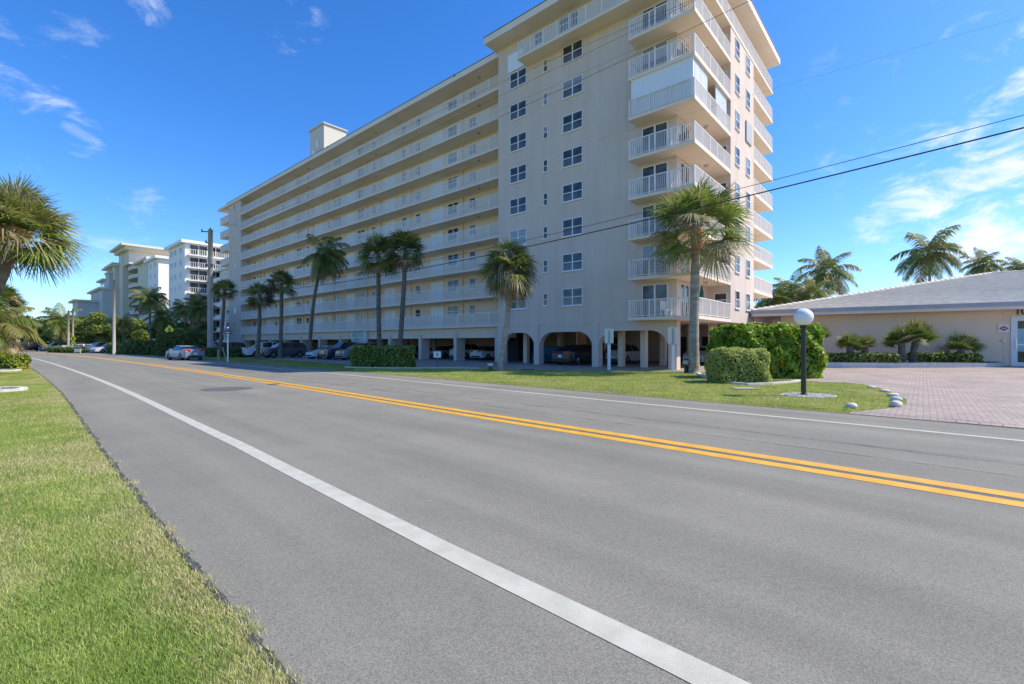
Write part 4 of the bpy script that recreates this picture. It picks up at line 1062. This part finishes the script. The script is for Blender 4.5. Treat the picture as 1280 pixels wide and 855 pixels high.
# painted boulders
def boulder(xp,yp,wx,h_,lab,seed):
    rg=np.random.default_rng(seed); wx*=.74; h_*=.8; b=px(xp,yp); T=MB(); n=14; prof=[(math.sin(t)*1,-math.cos(t)) for t in np.linspace(.25,math.pi-.1,8)]
    vs=[];fs=[]
    for j,(r_,z_) in enumerate(prof):
        for k in range(n):
            a=2*math.pi*k/n; q=1+.1*math.sin(3*a+seed)+.06*rg.normal(); vs.append((wx*.5*r_*q*math.cos(a),wx*.38*r_*q*math.sin(a),h_*.42+h_*.58*z_))
    for j in range(len(prof)-1):
        for k in range(n): fs.append((j*n+k,j*n+(k+1)%n,(j+1)*n+(k+1)%n,(j+1)*n+k))
    fs.append(tuple(range((len(prof)-1)*n,len(prof)*n)))
    T.add(vs,fs); tag(T.build('boulder','stone_white',loc=(b[0],b[1],0),rz=rg.uniform(-.4,.4),smooth=True),lab,'rock','white painted boulders on the lawn tip')
boulder(1064.5,510,.40,.17,'lone white boulder on the lawn near the road edge',1)
boulder(1120,508.5,.44,.21,'largest white boulder at the tip of the lawn',2)
boulder(1120,501.5,.40,.18,'white boulder just behind the largest one',3)
boulder(1116,495.5,.42,.14,'third white boulder up the lawn tip edge',4)
boulder(1106,490,.42,.12,'flat white boulder fourth up the lawn edge',5)
boulder(1090,485,.40,.10,'flattest white boulder farthest along the lawn edge',6)
# metal lids
for x_,y_,lab in ((931,486.5,'rusty flat utility lid in grass before the rounded bush'),(659,462.3,'flat drain lid at lawn edge right of the full palm')):
    b=px(x_,y_); m=MB(); m.box(-.42,.42,-.3,.3,0,.04); m.box(-.36,.36,-.24,.24,.04,.05); tag(m.build('drain_grate','asphalt_dark' if x_<800 else 'wood',loc=(b[0],b[1],0)),lab,'lid')
# landscape flood lights
def flood(lab,xp,yb,yt):
    b=px(xp,yb); hh=H+(HY-yt)/F*b[1]; T=thing('garden_light',lab,'light',b,0,'garden spot lights by the palms')
    m=MB(); m.lathe([(.11,0),(.10,hh*.5),(.12,hh*.52),(.03,hh*.56)],12); m.build('base','black',T)
    m=MB(); m.lathe([(.02,0),(.15,.05),(.19,.16),(.18,.24),(.10,.30)],14,(0,0,hh-.32)); m.build('head','alloy',T,smooth=True)
flood('silver garden spot light left of the full-crowned palm',613,464,453); flood('silver garden spot light left of the tall palm trunk',857.5,466.5,449.5)
# sign backs on white posts
for xp,yt,yb_,yp,wd,lab in ((761.3,411,429,462.5,11,'left pale metal sign on white post seen from behind'),(841.3,409,429.5,463.3,13.2,'right pale metal sign on white post seen from behind')):
    b=px(xp,yp); k=b[1]/F; z1=H+(HY-yt)*k; z0=H+(HY-yb_)*k; T=thing('post_sign',lab,'sign',b,0,'metal signs on white posts')
    m=MB(); m.box(-.09,.09,-.05,.05,0,z0-.0); m.build('post','frame',T)
    m=MB(); m.box(-wd*k/2,wd*k/2,-.02,.02,z0,z1); m.build('plate','sign_back',T)
    m=MB(); m.box(-.05,.05,-.06,-.021,z0-.1,z1-.08); m.build('bracket','gutter',T)
# small green sign, street name sign etc.
b=px(546.7,459.5); k=b[1]/F; T=thing('lawn_sign','small white sign on green stake right of the long hedge','sign',b)
m=MB(); m.box(-.035,.035,-.02,.02,0,H-10*k*.0+(HY-440)*k); m.build('post','sign_green',T); m=MB(); m.box(-4.6*k,4.6*k,-.04,-.02,H+(HY-447)*k,H+(HY-439.3)*k); m.build('plate','sign_white',T)
m=MB(); m.box(-.7*k,.7*k,-.05,-.04,H+(HY-445)*k,H+(HY-441)*k); m.build('mark','sign_green',T)
b=px(284.8,452.5); k=b[1]/F; T=thing('street_sign','dark blue street name sign on white post by the utility pole','sign',b)
m=MB(); m.box(-.05,.05,-.03,.03,0,H+(HY-413.5)*k); m.build('post','frame',T)
m=MB(); m.box(-4.0*k,4.6*k,-.06,-.03,H+(HY-417.2)*k,H+(HY-413)*k); m.build('plate','sign_navy',T)
m=MB(); m.box(-2.6*k,3.3*k,-.065,-.06,H+(HY-416)*k,H+(HY-415)*k); m.build('lettering','sign_back',T)
for x_,xt,yb_,yt,lab in ((272.8,272.8,450.5,437,'upright wooden stake left of the street sign'),(282.3,278.2,449.5,434,'slanting wooden brace left of the street sign')):
    b=px(x_,yb_); k=b[1]/F; T=MB(); T.tube([(0,0,0),((xt-x_)*k,0,H+(HY-yt)*k)],.06,8); tag(T.build('wooden_stake','wood',loc=(b[0],b[1],0)),lab,'stake')
b=px(928,479); T=MB()
b=px(895,476.5); T.tube([(0,0,0),(0,0,.75)],.025,8); T.box(-.03,.03,-.02,.02,.6,.78); tag(T.build('marker_stake','frame',loc=(b[0],b[1],0)),'thin white marker stake left of rounded bush','stake')
def ped_sign(lab,xp,yb_,yc,r_,y0,y1,post=True):
    b=px(xp,yb_); k=b[1]/F; zc=H+(HY-yc)*k; R_=r_*k; T=thing('pedestrian_sign',lab,'sign',b,0,'yellow pedestrian crossing signs')
    m=MB(); m.box(-.05,.05,-.03,.03,0,zc); m.build('post','alloy',T)
    m=MB(); m.add([(-R_,-.05,zc),(0,-.05,zc-R_),(R_,-.05,zc),(0,-.05,zc+R_),(-R_,-.03,zc),(0,-.03,zc-R_),(R_,-.03,zc),(0,-.03,zc+R_)],[(0,1,2,3),(7,6,5,4),(0,4,5,1),(1,5,6,2),(2,6,7,3),(3,7,4,0)]); m.build('plate','sign_lime',T)
    m=MB(); m.box(-R_*.68,R_*.68,-.05,-.03,H+(HY-y1)*k,H+(HY-y0)*k); m.build('lower_plate','sign_lime',T)
    f=MB(); s=R_*1.2
    def poly(P): 
        n=len(P); f.add([(x_*s,-.056,zc+z_*s) for x_,z_ in P],[tuple(range(n))])
    poly([(.11*math.cos(t)+.02,.47+.11*math.sin(t)) for t in [2*math.pi*i/10 for i in range(10)]])
    poly([(-.12,.32),(-.10,-.05),(.12,-.05),(.14,.32)]); poly([(-.10,-.05),(-.28,-.55),(-.16,-.55),(.04,-.05)]); poly([(.0,-.05),(.16,-.55),(.28,-.52),(.12,-.05)])
    poly([(-.12,.32),(-.32,.02),(-.25,-.03),(-.08,.18)]); poly([(.12,.3),(.32,.08),(.28,.0),(.10,.14)])
    f.box(-R_*.45,R_*.45,-.056,-.0502,H+(HY-(y0+y1)/2-.4)*k,H+(HY-(y0+y1)/2+.4)*k)
    f.build('symbol','black',T)
ped_sign('yellow pedestrian sign standing above the silver convertible',212,444.3,412.5,6.2,418.5,422)
ped_sign('smaller distant yellow pedestrian sign near the road bend',91.5,439.5,423.5,4.2,427.5,430)
# far roadside white board sign
b=px(97,441.5); k=b[1]/F; T=thing('board_sign','small white board sign at the far parking lot edge','sign',b)
m=MB(); m.box(-4*k,4*k,-.05,.05,.2,H+(HY-436)*k); m.build('board','sign_white',T); m=MB(); m.box(-3.6*k,-3.2*k,-.04,.04,0,.2); m.box(3.2*k,3.6*k,-.04,.04,0,.2); m.build('leg','sign_white',T)
# poles
def pole(name,lab,xp,yb_,yt,r0,r1,group=None,arm=False,matk='conc'):
    b=px(xp,yb_); k=b[1]/F; zt_=H+(HY-yt)*k; T=thing(name,lab,'pole',b,0,group)
    m=MB(); m.tube([(0,0,0),(0,0,zt_*.5),(0,0,zt_)],[r0,(r0+r1)/2,r1],10); m.build('shaft',matk,T,smooth=True)
    if arm:
        m=MB()
        for z_,l_ in ((zt_-.3,1.1),(zt_-1.7,.6),(zt_-2.6,.6),(zt_-4.6,.5)):
            m.box(-l_,.0,-.06,.06,z_,z_+.1); m.lathe([(.07,0),(.09,.1),(.05,.28)],8,(-l_+.05,0,z_+.1)); m.lathe([(.06,0),(.08,.1),(.05,.25)],8,(0,0,zt_))
        m.build('bracket','wire',T)
        m=MB(); m.lathe([(.22,0),(.25,.1),(.25,.75),(.2,.8)],12,(.35,-.1,zt_-4.4)); m.build('transformer','gutter',T)
        m=MB(); m.tube([(.28,0,.0),(.30,0,zt_*.55)],.05,6); m.build('conduit','alloy',T)
    return T,(b[0],b[1],zt_)
UP=pole('utility_pole','thick concrete utility pole left of the condo',263,445.6,287,.36,.27,arm=True)
pole('utility_pole','slender concrete pole right of the round bright tree',142.5,443.2,350,.22,.14,'distant concrete poles')
pole('utility_pole','left one of two thin far poles below the grey block',85.5,439.5,388,.2,.14,'distant concrete poles')
pole('utility_pole','right one of two thin far poles below the grey block',91,439.3,386,.2,.14,'distant concrete poles')
for x_,lab in ((41,'leftmost of the far pale palm trunks at the road bend'),(45,'middle of the far pale palm trunks at the road bend'),(51.5,'thickest of the far pale palm trunks at the road bend')):
    b=px(x_,437.6); t=pz(x_,413,b[1]); palm('royal_palm',lab,b,t,.42 if x_>50 else .3,.3 if x_>50 else .2,CC[1],'conc','pale trunks at the road bend',.8,x_,0,nring=8)
pole('thin_pole','thin grey metal pole beside left planting bed',15.2,457.5,412,.07,.06,matk='alloy')
# wires
def wire(lab,pix,r_=.022,ext=28,seg=40):
    pts=[]
    for x_,y_ in pix:
        q=(x_-640)/F; Y=18.5/(.67*q+.74); pts.append((Y*q*.74-Y*.67, H+(HY-y_)/F*Y))   # (distance along, z)
    L_=np.array([p[0] for p in pts]); Z_=np.array([p[1] for p in pts]); c_=np.polyfit(L_,Z_,2 if len(pts)>2 else 1)
    # along-direction d=(.74,-.67), origin n*18.5
    n_=Vector((.67,.74))/ (.67**2+.74**2)*18.5; dd=Vector((.74,-.67))/(.67**2+.74**2)**.5
    out=[]
    def s_of(x_):
        q=(x_-640)/F; Y=18.5/(.67*q+.74); P=Vector((q*Y,Y))-n_; return P.dot(dd)
    S=[s_of(x_) for x_,_ in pix]; c_=np.polyfit(np.array(S),Z_,2 if len(pts)>2 else 1)
    s0=s_of(263); s1=max(S)+ext
    for i in range(seg+1):
        s=s0+(s1-s0)*i/seg; P=n_+dd*s; out.append((P.x,P.y,float(np.polyval(c_,s))))
    m=MB(); m.tube(out,r_,5); return tag(m.build('power_line','wire'),lab,'cable','overhead cables')
wire('lowest thick black cable crossing in front of the condo',[(263,366),(400,357),(700,298),(945,243.5),(1280,160)],.024)
wire('thin cable just above the lowest thick cable',[(263,360),(700,290),(945,232),(1280,143)],.011)
wire('highest overhead wire crossing the condo roof corner',[(263,291),(842,46),(931,4)],.009,20)
wire('second highest overhead wire crossing the upper condo',[(263,305),(780,44),(850,10)],.006,20)
wire('middle overhead wire crossing the storm-shuttered balcony',[(263,318),(842,147),(906,129),(966,111)],.0022,6)
wire('fourth overhead wire running across the condo windows',[(263,300),(640,97),(780,36)],.006,14)
# one more pole out to the right where the wires go
s_=Vector((.67,.74))/(.67**2+.74**2)*18.5+Vector((.7413,-.6712))*52

# ------------------------------------------------------------------ cars
def loft(m,secs,mi=0,cap=True):
    n=len(secs[0]); vs=[p for s in secs for p in s]; fs=[]
    for i in range(len(secs)-1):
        for k in range(n-1): fs.append((i*n+k,i*n+k+1,(i+1)*n+k+1,(i+1)*n+k))
    if cap: fs.append(tuple(range(n))); fs.append(tuple(range((len(secs)-1)*n,len(secs)*n))[::-1])
    m.add(vs,fs,mi)
def car_meshes(kind,paintm):
    """x forward"""
    if kind=='sedan': L,W,Hh=4.5,1.78,1.42; belt=.92; hood=.86; trunk=.98; prof=[(-2.25,.80),(-2.2,.95),(-1.75,1.0),(-1.05,1.36),(-.3,1.42),(.35,1.40),(1.15,.95),(1.9,.84),(2.2,.70),(2.25,.55)]; cab=(-1.75,1.15)
    elif kind=='convertible': L,W,Hh=4.5,1.8,1.38; belt=.93; prof=[(-2.25,.80),(-2.2,1.0),(-1.5,1.05),(-.9,1.33),(-.3,1.38),(.3,1.36),(.95,.95),(1.9,.82),(2.2,.70),(2.25,.55)]; cab=(-1.5,.95)
    elif kind=='suv': L,W,Hh=4.7,1.88,1.72; belt=1.08; prof=[(-2.35,.75),(-2.32,1.1),(-2.2,1.2),(-1.95,1.64),(-1.2,1.72),(.3,1.68),(1.15,1.12),(2.0,1.0),(2.28,.88),(2.35,.6)]; cab=(-2.2,1.15)
    elif kind=='pickup': L,W,Hh=5.4,1.95,1.82; belt=1.15; prof=[(-2.7,.8),(-2.68,1.12),(-.95,1.14),(-.9,1.2),(-.75,1.75),(-.2,1.82),(.7,1.78),(1.35,1.22),(2.35,1.12),(2.65,1.02),(2.7,.6)]; cab=(-.9,1.35)
    hw=W/2; body=MB(); zb_=.24
    def ht(x):
        for (x0,z0),(x1,z1) in zip(prof[:-1],prof[1:]):
            if x0<=x<=x1: return z0+(z1-z0)*(x-x0)/(x1-x0+1e-9)
        return prof[-1][1]
    xs=sorted(set([p[0] for p in prof]+list(np.linspace(-L/2,L/2,19))))
    wx=L*.30; wr=.33 if kind in('sedan','convertible') else .38
    secs=[]; gl=MB()
    def section(x):
        z=ht(x); e=min(1,(L/2-abs(x))/.5); w_=hw*(.86+.14*math.sqrt(max(0,e)))
        bl=min(belt,z)
        # wheel arch: raise the sill
        s_=zb_
        for c0 in (wx,-wx):
            dx=abs(x-c0)
            if dx<wr*1.12: s_=max(s_,math.sqrt(max(0,(wr*1.12)**2-dx*dx))+wr*.95-.05)
        s_=min(s_,bl-.12)
        if z>belt+.02: wt=w_*(.97-.27*(z-belt)/(Hh-belt)); 
        else: wt=w_*.9
        zr=z; zm=max(bl,zr-.05)
        h_=[(w_*.94,s_),(w_,s_+.06),(w_*1.0,(s_+bl)/2+.05),(w_*.96,bl),(wt,zm),(wt*.85,zr)]
        return [(x,-a,b) for a,b in h_]+[(x,a,b) for a,b in h_[::-1]]
    secs=[section(x) for x in xs]
    nS=len(secs[0])
    for i in range(len(secs)-1):
        x0,x1=xs[i],xs[i+1]
        vs=secs[i]+secs[i+1]; 
        for k in range(nS-1):
            face=(k,k+1,nS+k+1,nS+k)
            xm=(x0+x1)/2; zz=[vs[j][2] for j in face]
            side=k in(3,nS-1-1-3); top=k==5
            roof_flat=abs(ht(x0)-ht(x1))<.09*(1 if True else 1)
            isg=False
            if cab[0]<=xm<=cab[1]:
                if side and min(ht(x0),ht(x1))>belt+.0: isg=True
                if (k in(4,5,6)) and not roof_flat and kind!='x': isg=True
            body.add([vs[j] for j in face],[(0,1,2,3)],1 if isg else 0)
    body.add(secs[0],[tuple(range(nS))],0); body.add(secs[-1],[tuple(range(nS))[::-1]],0)
    # underbody
    body.box(-L/2+.12,L/2-.12,-hw+.22,hw-.22,.2,.6,2)
    # pillars
    for s in (-1,1):
        for xpil in ((cab[0]+cab[1])/2+.05,):
            z0=belt; z1=ht(xpil)-.05; w0=hw*.965; w1=hw*(.97-.27*(z1-belt)/(Hh-belt))
            body.add([(xpil-.04,s*(w0+.006),z0),(xpil+.04,s*(w0+.006),z0),(xpil+.04,s*(w1+.006),z1),(xpil-.04,s*(w1+.006),z1)],[(0,1,2,3)],0)
    bmesh=body.mesh('body',[paintm,'car_glass','rubber'])
    # bumper trims
    t=MB(); t.box(-.06,.03,-hw*.72,hw*.72,-.07,.07)
    trim=t.mesh('bumper',['rubber','chrome'])
    gr=None
    if kind in('pickup','suv'):
        gr=MB()
        gr.box(L/2-.055,L/2+.03,-hw*.44,hw*.44,.58,.95,0)
        for j in range(3): gr.box(L/2+.03,L/2+.045,-hw*.42,hw*.42,.62+j*.11,.68+j*.11,1)
        gr=gr.mesh('grille',['rubber','chrome'])
    ty=MB(); ty.lathe([(wr*.6,-.10),(wr*.93,-.11),(wr,-.06),(wr,.06),(wr*.93,.11),(wr*.6,.10)],22); tyre=ty.mesh('tyre','rubber')
    rm=MB(); rm.lathe([(wr*.60,-.07),(wr*.62,.09),(wr*.5,.05),(wr*.12,.085),(wr*.02,.09)],16); 
    for k in range(5):
        a=k*2*math.pi/5; rm.tube([(0,0,.08),(wr*.56*math.cos(a),wr*.56*math.sin(a),.09)],.035,4)
    rim=rm.mesh('rim','alloy')
    hl=MB(); hl.box(-.05,.03,-.19,.19,-.07,.07)
    hm=hl.mesh('headlight','headlamp'); hl=MB(); hl.box(-.05,.035,-.24,.24,-.09,.08); tm=hl.mesh('taillight','tail')
    pm=MB(); pm.box(-.01,.01,-.16,.16,-.08,.08); pm=pm.mesh('licence_plate','plate')
    mm=MB(); mm.box(-.06,.06,-.1,.1,-.07,.07); mm=mm.mesh('mirror',paintm)
    return dict(L=L,hw=hw,wx=wx,wr=wr,belt=belt,body=bmesh,trim=trim,gr=gr,tyre=tyre,rim=rim,h=hm,t=tm,p=pm,mir=mm,cab=cab,hoodz=ht(L/2-.12),trz=ht(-L/2+.06))
CARC={}
def car(kind,col,label,x,y,heading,group=None,scale=1.0,simple=False,cat='car',name='parked_car'):
    key=(kind,col)
    if key not in CARC: CARC[key]=car_meshes(kind,paint('car_paint',col))
    K=CARC[key]; T=thing(name,label,cat,(x,y,.012),heading,group); T.scale=(scale,)*3
    link('body',K['body'],T); link('bumper',K['trim'],T,(K['L']/2,0,.37)); link('bumper',K['trim'],T,(-K['L']/2,0,.35),math.pi)
    if K['gr']: link('grille',K['gr'],T)
    for sx in (1,-1):
        for sy in (1,-1):
            w_=link('wheel',K['tyre'],T,(sx*K['wx'],sy*(K['hw']-.13),K['wr'])); w_.rotation_euler=(-sy*math.pi/2,0,0)
            link('rim',K['rim'],w_)
    L=K['L']
    for sy in (1,-1):
        o=link('headlight',K['h'],T,(L/2-.10,sy*(K['hw']*.70),K['hoodz']-.10),sy*.35)
        o=link('taillight',K['t'],T,(-L/2+.06,sy*(K['hw']*.70),K['trz']-.08),-sy*.3)
        link('mirror',K['mir'],T,(K['cab'][1]-.35,sy*(K['hw']+.06),K['belt']+.06))
    link('licence_plate',K['p'],T,(-L/2-.012,0,.62))
    return T
OUT=math.atan2(-BY,-BX)      # heading -b : nose to the road
INN=OUT+math.pi
S=.95
GC='cars parked on the condo forecourt'
def carAB(kind,col,lab,a,b,h,g,sc=S,**k):
    x,y=AB(a,b); return car(kind,col,lab,x,y,h,g,sc,**k)
carAB('suv',(.06,.075,.10),'dark blue grey crossover nearest the street sign',-28.0,-5.6,OUT,GC,1.02)
carAB('pickup',(.02,.035,.075),'dark blue pickup with chrome grille behind the windswept palm',-18.9,-2.9,OUT,GC,.98)
carAB('suv',(.12,.15,.19),'slate blue crossover half hidden by the long hedge',-15.6,-3.3,OUT,GC,.98)
carAB('sedan',(.55,.56,.58),'light sedan next to the lobby glass',-22.0,-3.4,OUT,GC,.95)
carAB('pickup',(.62,.63,.65),'white pickup beyond the dark blue grey crossover',-33.5,-5.2,INN,GC,1.0)
carAB('sedan',(.10,.12,.15),'dark sedan beyond the white pickup',-37,-5.0,OUT,GC,1.0)
GG='cars parked in the condo garage'
carAB('sedan',(.72,.73,.75),'white sedan under the wing beside the head block',-6.2,5.6,INN,GG,.98)
carAB('suv',(.62,.63,.65),'light suv deep under the wing',-10.0,6.2,INN,GG,.92)
carAB('sedan',(.10,.11,.12),'dark sedan between the two pale cars under the wing',-8.5,7.6,INN,GG,.92)
carAB('sedan',(.02,.022,.028),'black sedan under the middle arch',6.3,2.7,INN-.12,GG,1.08)
carAB('suv',(.48,.46,.42),'silver suv under the right arch',8.1,6.6,INN,GG,.92)
carAB('sedan',(.5,.5,.52),'grey sedan deep under the corner balcony',13.3,9.5,OUT,GG,1.0)
carAB('sedan',(.35,.36,.38),'grey sedan deep under the wing bay behind the hedge',-14.2,7.0,INN,GG,.95)
carAB('sedan',(.03,.03,.035),'black sedan deep under the wing near the lobby',-19.5,7.2,INN,GG,.95)
# covered car
K=car_meshes('sedan',M['cover_blue']); x,y=AB(2.3,4.7)
cv=MB(); 
secs=[]
for i in range(15):
    x_=-2.3+4.6*i/14; e=min(1,(2.3-abs(x_))/.5); z=.75+.65*math.exp(-(x_/1.2)**4)
    w_=.92*(.8+.2*math.sqrt(max(0,e))); secs.append([(x_,-w_*1.02,.12),(x_,-w_,.7),(x_,-w_*.75,z-.05),(x_,-w_*.4,z),(x_,w_*.4,z),(x_,w_*.75,z-.05),(x_,w_,.7),(x_,w_*1.02,.12)])
loft(cv,secs); T=thing('covered_car','car under a blue fabric cover under the middle arch','car',(x,y,.012),INN,GG)
cv.build('fabric_cover','cover_blue',T,smooth=True)
for sx in(1.35,-1.35):
    for sy in(1,-1):
        w_=link('wheel',K['tyre'],T,(sx,sy*.74,K['wr'])); w_.rotation_euler=(-sy*math.pi/2,0,0)
# silver convertible on the road
b=px(223,450.3); d_=math.atan2(17.5,-20); car('convertible',(.22,.25,.31),'silver convertible with red tail lights driving away on the far lane',b[0],b[1]+.9,d_+.12,None,1.03,name='silver_car')
# far cars
GF='cars in the far parking lot'
for i,(x_,yb_,kd,cl,lab) in enumerate(((58,438.9,'suv',(.5,.5,.52),'pale suv first in the far parking row'),(68,439,'sedan',(.10,.11,.13),'dark sedan second in the far parking row'),(78,439.4,'suv',(.6,.6,.62),'white suv third in the far parking row'),
    (88,439.8,'sedan',(.55,.56,.58),'silver sedan fourth in the far parking row'),(104,440.6,'sedan',(.62,.63,.65),'white sedan right of the white board sign'),(112,441,'suv',(.08,.12,.2),'navy suv right of the white board sign'),(124,441.6,'sedan',(.5,.52,.55),'grey sedan by the green fence hedge'))):
    b=px(x_,yb_); car(kd,cl,lab,b[0],b[1]+2,OUT+.3,GF,1.05)
b=px(26,438.3); car('sedan',(.02,.05,.30),'bright blue sedan far down the road at left',b[0],b[1],.8,None,1.15)
b=px(37,438.8); car('suv',(.02,.02,.025),'black suv far down the road beside the blue sedan',b[0],b[1],1.2,None,1.1)
for x_,yb_,kd,cl,lab in ((243,446,'sedan',(.35,.4,.5),'blue grey car behind the low palm'),(255,446,'suv',(.15,.16,.18),'dark suv just left of the utility pole')):
    b=px(x_,yb_); car(kd,cl,lab,b[0],b[1]+4,OUT,'cars beyond the utility pole',1.05)

# ------------------------------------------------------------------ camera, sun, sky
cam=bpy.data.cameras.new('Camera'); co=bpy.data.objects.new('Camera',cam); COL.objects.link(co)
co.location=(0,0,H); co.rotation_euler=(math.radians(90),0,0); cam.sensor_width=36; cam.lens=F/1280*36; cam.shift_y=1.5/1280
cam.clip_start=.05; cam.clip_end=5000; scn.camera=co
SHX,SHY=-24.0,-.4; ELEV=math.atan2(26.6,math.hypot(SHX,SHY))
sun=bpy.data.lights.new('Sun','SUN'); so_=bpy.data.objects.new('Sun',sun); COL.objects.link(so_)
sun.energy=4.1; sun.angle=math.radians(.5); sun.color=(1.0,.90,.73)
dv=Vector((SHX,SHY,-26.6)).normalized(); so_.rotation_euler=dv.to_track_quat('-Z','Y').to_euler()
wd=bpy.data.worlds.new('World'); scn.world=wd; wd.use_nodes=True; nt=wd.node_tree; N=nt.nodes; L=nt.links
bg=N['Background']; sky=N.new('ShaderNodeTexSky'); sky.sky_type='NISHITA'; sky.sun_disc=False
sky.sun_elevation=ELEV; sky.sun_rotation=math.atan2(-SHX,-SHY)
sky.altitude=0; sky.air_density=1.0; sky.dust_density=.6; sky.ozone_density=2.5
hs=N.new('ShaderNodeHueSaturation'); hs.inputs['Saturation'].default_value=1.32; hs.inputs['Value'].default_value=1.0
L.new(sky.outputs[0],hs.inputs['Color'])
tint=N.new('ShaderNodeMix'); tint.data_type='RGBA'; tint.blend_type='MULTIPLY'; tint.inputs[0].default_value=1; tint.inputs[7].default_value=(.84,1.03,1.33,1); L.new(hs.outputs[0],tint.inputs[6])
tc=N.new('ShaderNodeTexCoord')
def dirn(x,y): return Vector(((x-640)/F,1,(HY-y)/F)).normalized()
# wispy clouds
mp=N.new('ShaderNodeMapping'); mp.inputs['Scale'].default_value=(1,1,2.2); L.new(tc.outputs['Generated'],mp.inputs['Vector'])
ns=N.new('ShaderNodeTexNoise'); ns.inputs['Scale'].default_value=11; ns.inputs['Detail'].default_value=9; ns.inputs['Roughness'].default_value=.62; ns.inputs['Distortion'].default_value=.4
L.new(mp.outputs[0],ns.inputs['Vector'])
acc=None
for (x,y,rad,amt) in ((374,16,1.5,.6),(362,50,1.1,.6),(372,100,1.2,.3),(20,75,4.0,.34),(70,95,2.4,.45),(100,170,1.5,.75),(186,2,1.2,.45),(1162,243,2.8,.85),(1262,270,7.0,.95),(1215,320,6.0,.5),(1275,110,4,.7),(1275,180,5,.35),(1215,250,2.0,.7),(1130,130,5,.22),(100,375,8,.18),(140,260,3,.15)):
    d=dirn(x,y); vm=N.new('ShaderNodeVectorMath'); vm.operation='DOT_PRODUCT'; L.new(tc.outputs['Generated'],vm.inputs[0]); vm.inputs[1].default_value=d
    mr=N.new('ShaderNodeMapRange'); mr.interpolation_type='SMOOTHSTEP'; mr.inputs['From Min'].default_value=math.cos(math.radians(rad*1.9)); mr.inputs['From Max'].default_value=math.cos(math.radians(rad*.15)); mr.inputs['To Max'].default_value=amt
    L.new(vm.outputs['Value'],mr.inputs['Value'])
    if acc is None: acc=mr.outputs[0]
    else:
        a_=N.new('ShaderNodeMath'); a_.operation='MAXIMUM'; L.new(acc,a_.inputs[0]); L.new(mr.outputs[0],a_.inputs[1]); acc=a_.outputs[0]
# cloud = smoothstep(noise + acc*.5 ...)
ad=N.new('ShaderNodeMath'); ad.operation='MULTIPLY_ADD'; L.new(acc,ad.inputs[0]); ad.inputs[1].default_value=.16; L.new(ns.outputs['Fac'],ad.inputs[2])
mr=N.new('ShaderNodeMapRange'); mr.interpolation_type='SMOOTHSTEP'; mr.inputs['From Min'].default_value=.56; mr.inputs['From Max'].default_value=.86; L.new(ad.outputs[0],mr.inputs['Value'])
mul=N.new('ShaderNodeMath'); mul.operation='MULTIPLY'; L.new(mr.outputs[0],mul.inputs[0]); mul.use_clamp=True
g2=N.new('ShaderNodeMath'); g2.operation='POWER'; L.new(acc,g2.inputs[0]); g2.inputs[1].default_value=.5; L.new(g2.outputs[0],mul.inputs[1])
mx=N.new('ShaderNodeMix'); mx.data_type='RGBA'; L.new(mul.outputs[0],mx.inputs[0]); L.new(tint.outputs[2],mx.inputs[6]); mx.inputs[7].default_value=(6.0,6.2,6.6,1)
L.new(mx.outputs[2],bg.inputs['Color']); bg.inputs['Strength'].default_value=.13
vs=scn.view_settings; vs.view_transform='Standard'; vs.look='None'; vs.exposure=0.52; vs.gamma=1; vs.use_curve_mapping=False
scn.cycles.max_bounces=6; scn.cycles.diffuse_bounces=4; scn.cycles.use_denoising=True
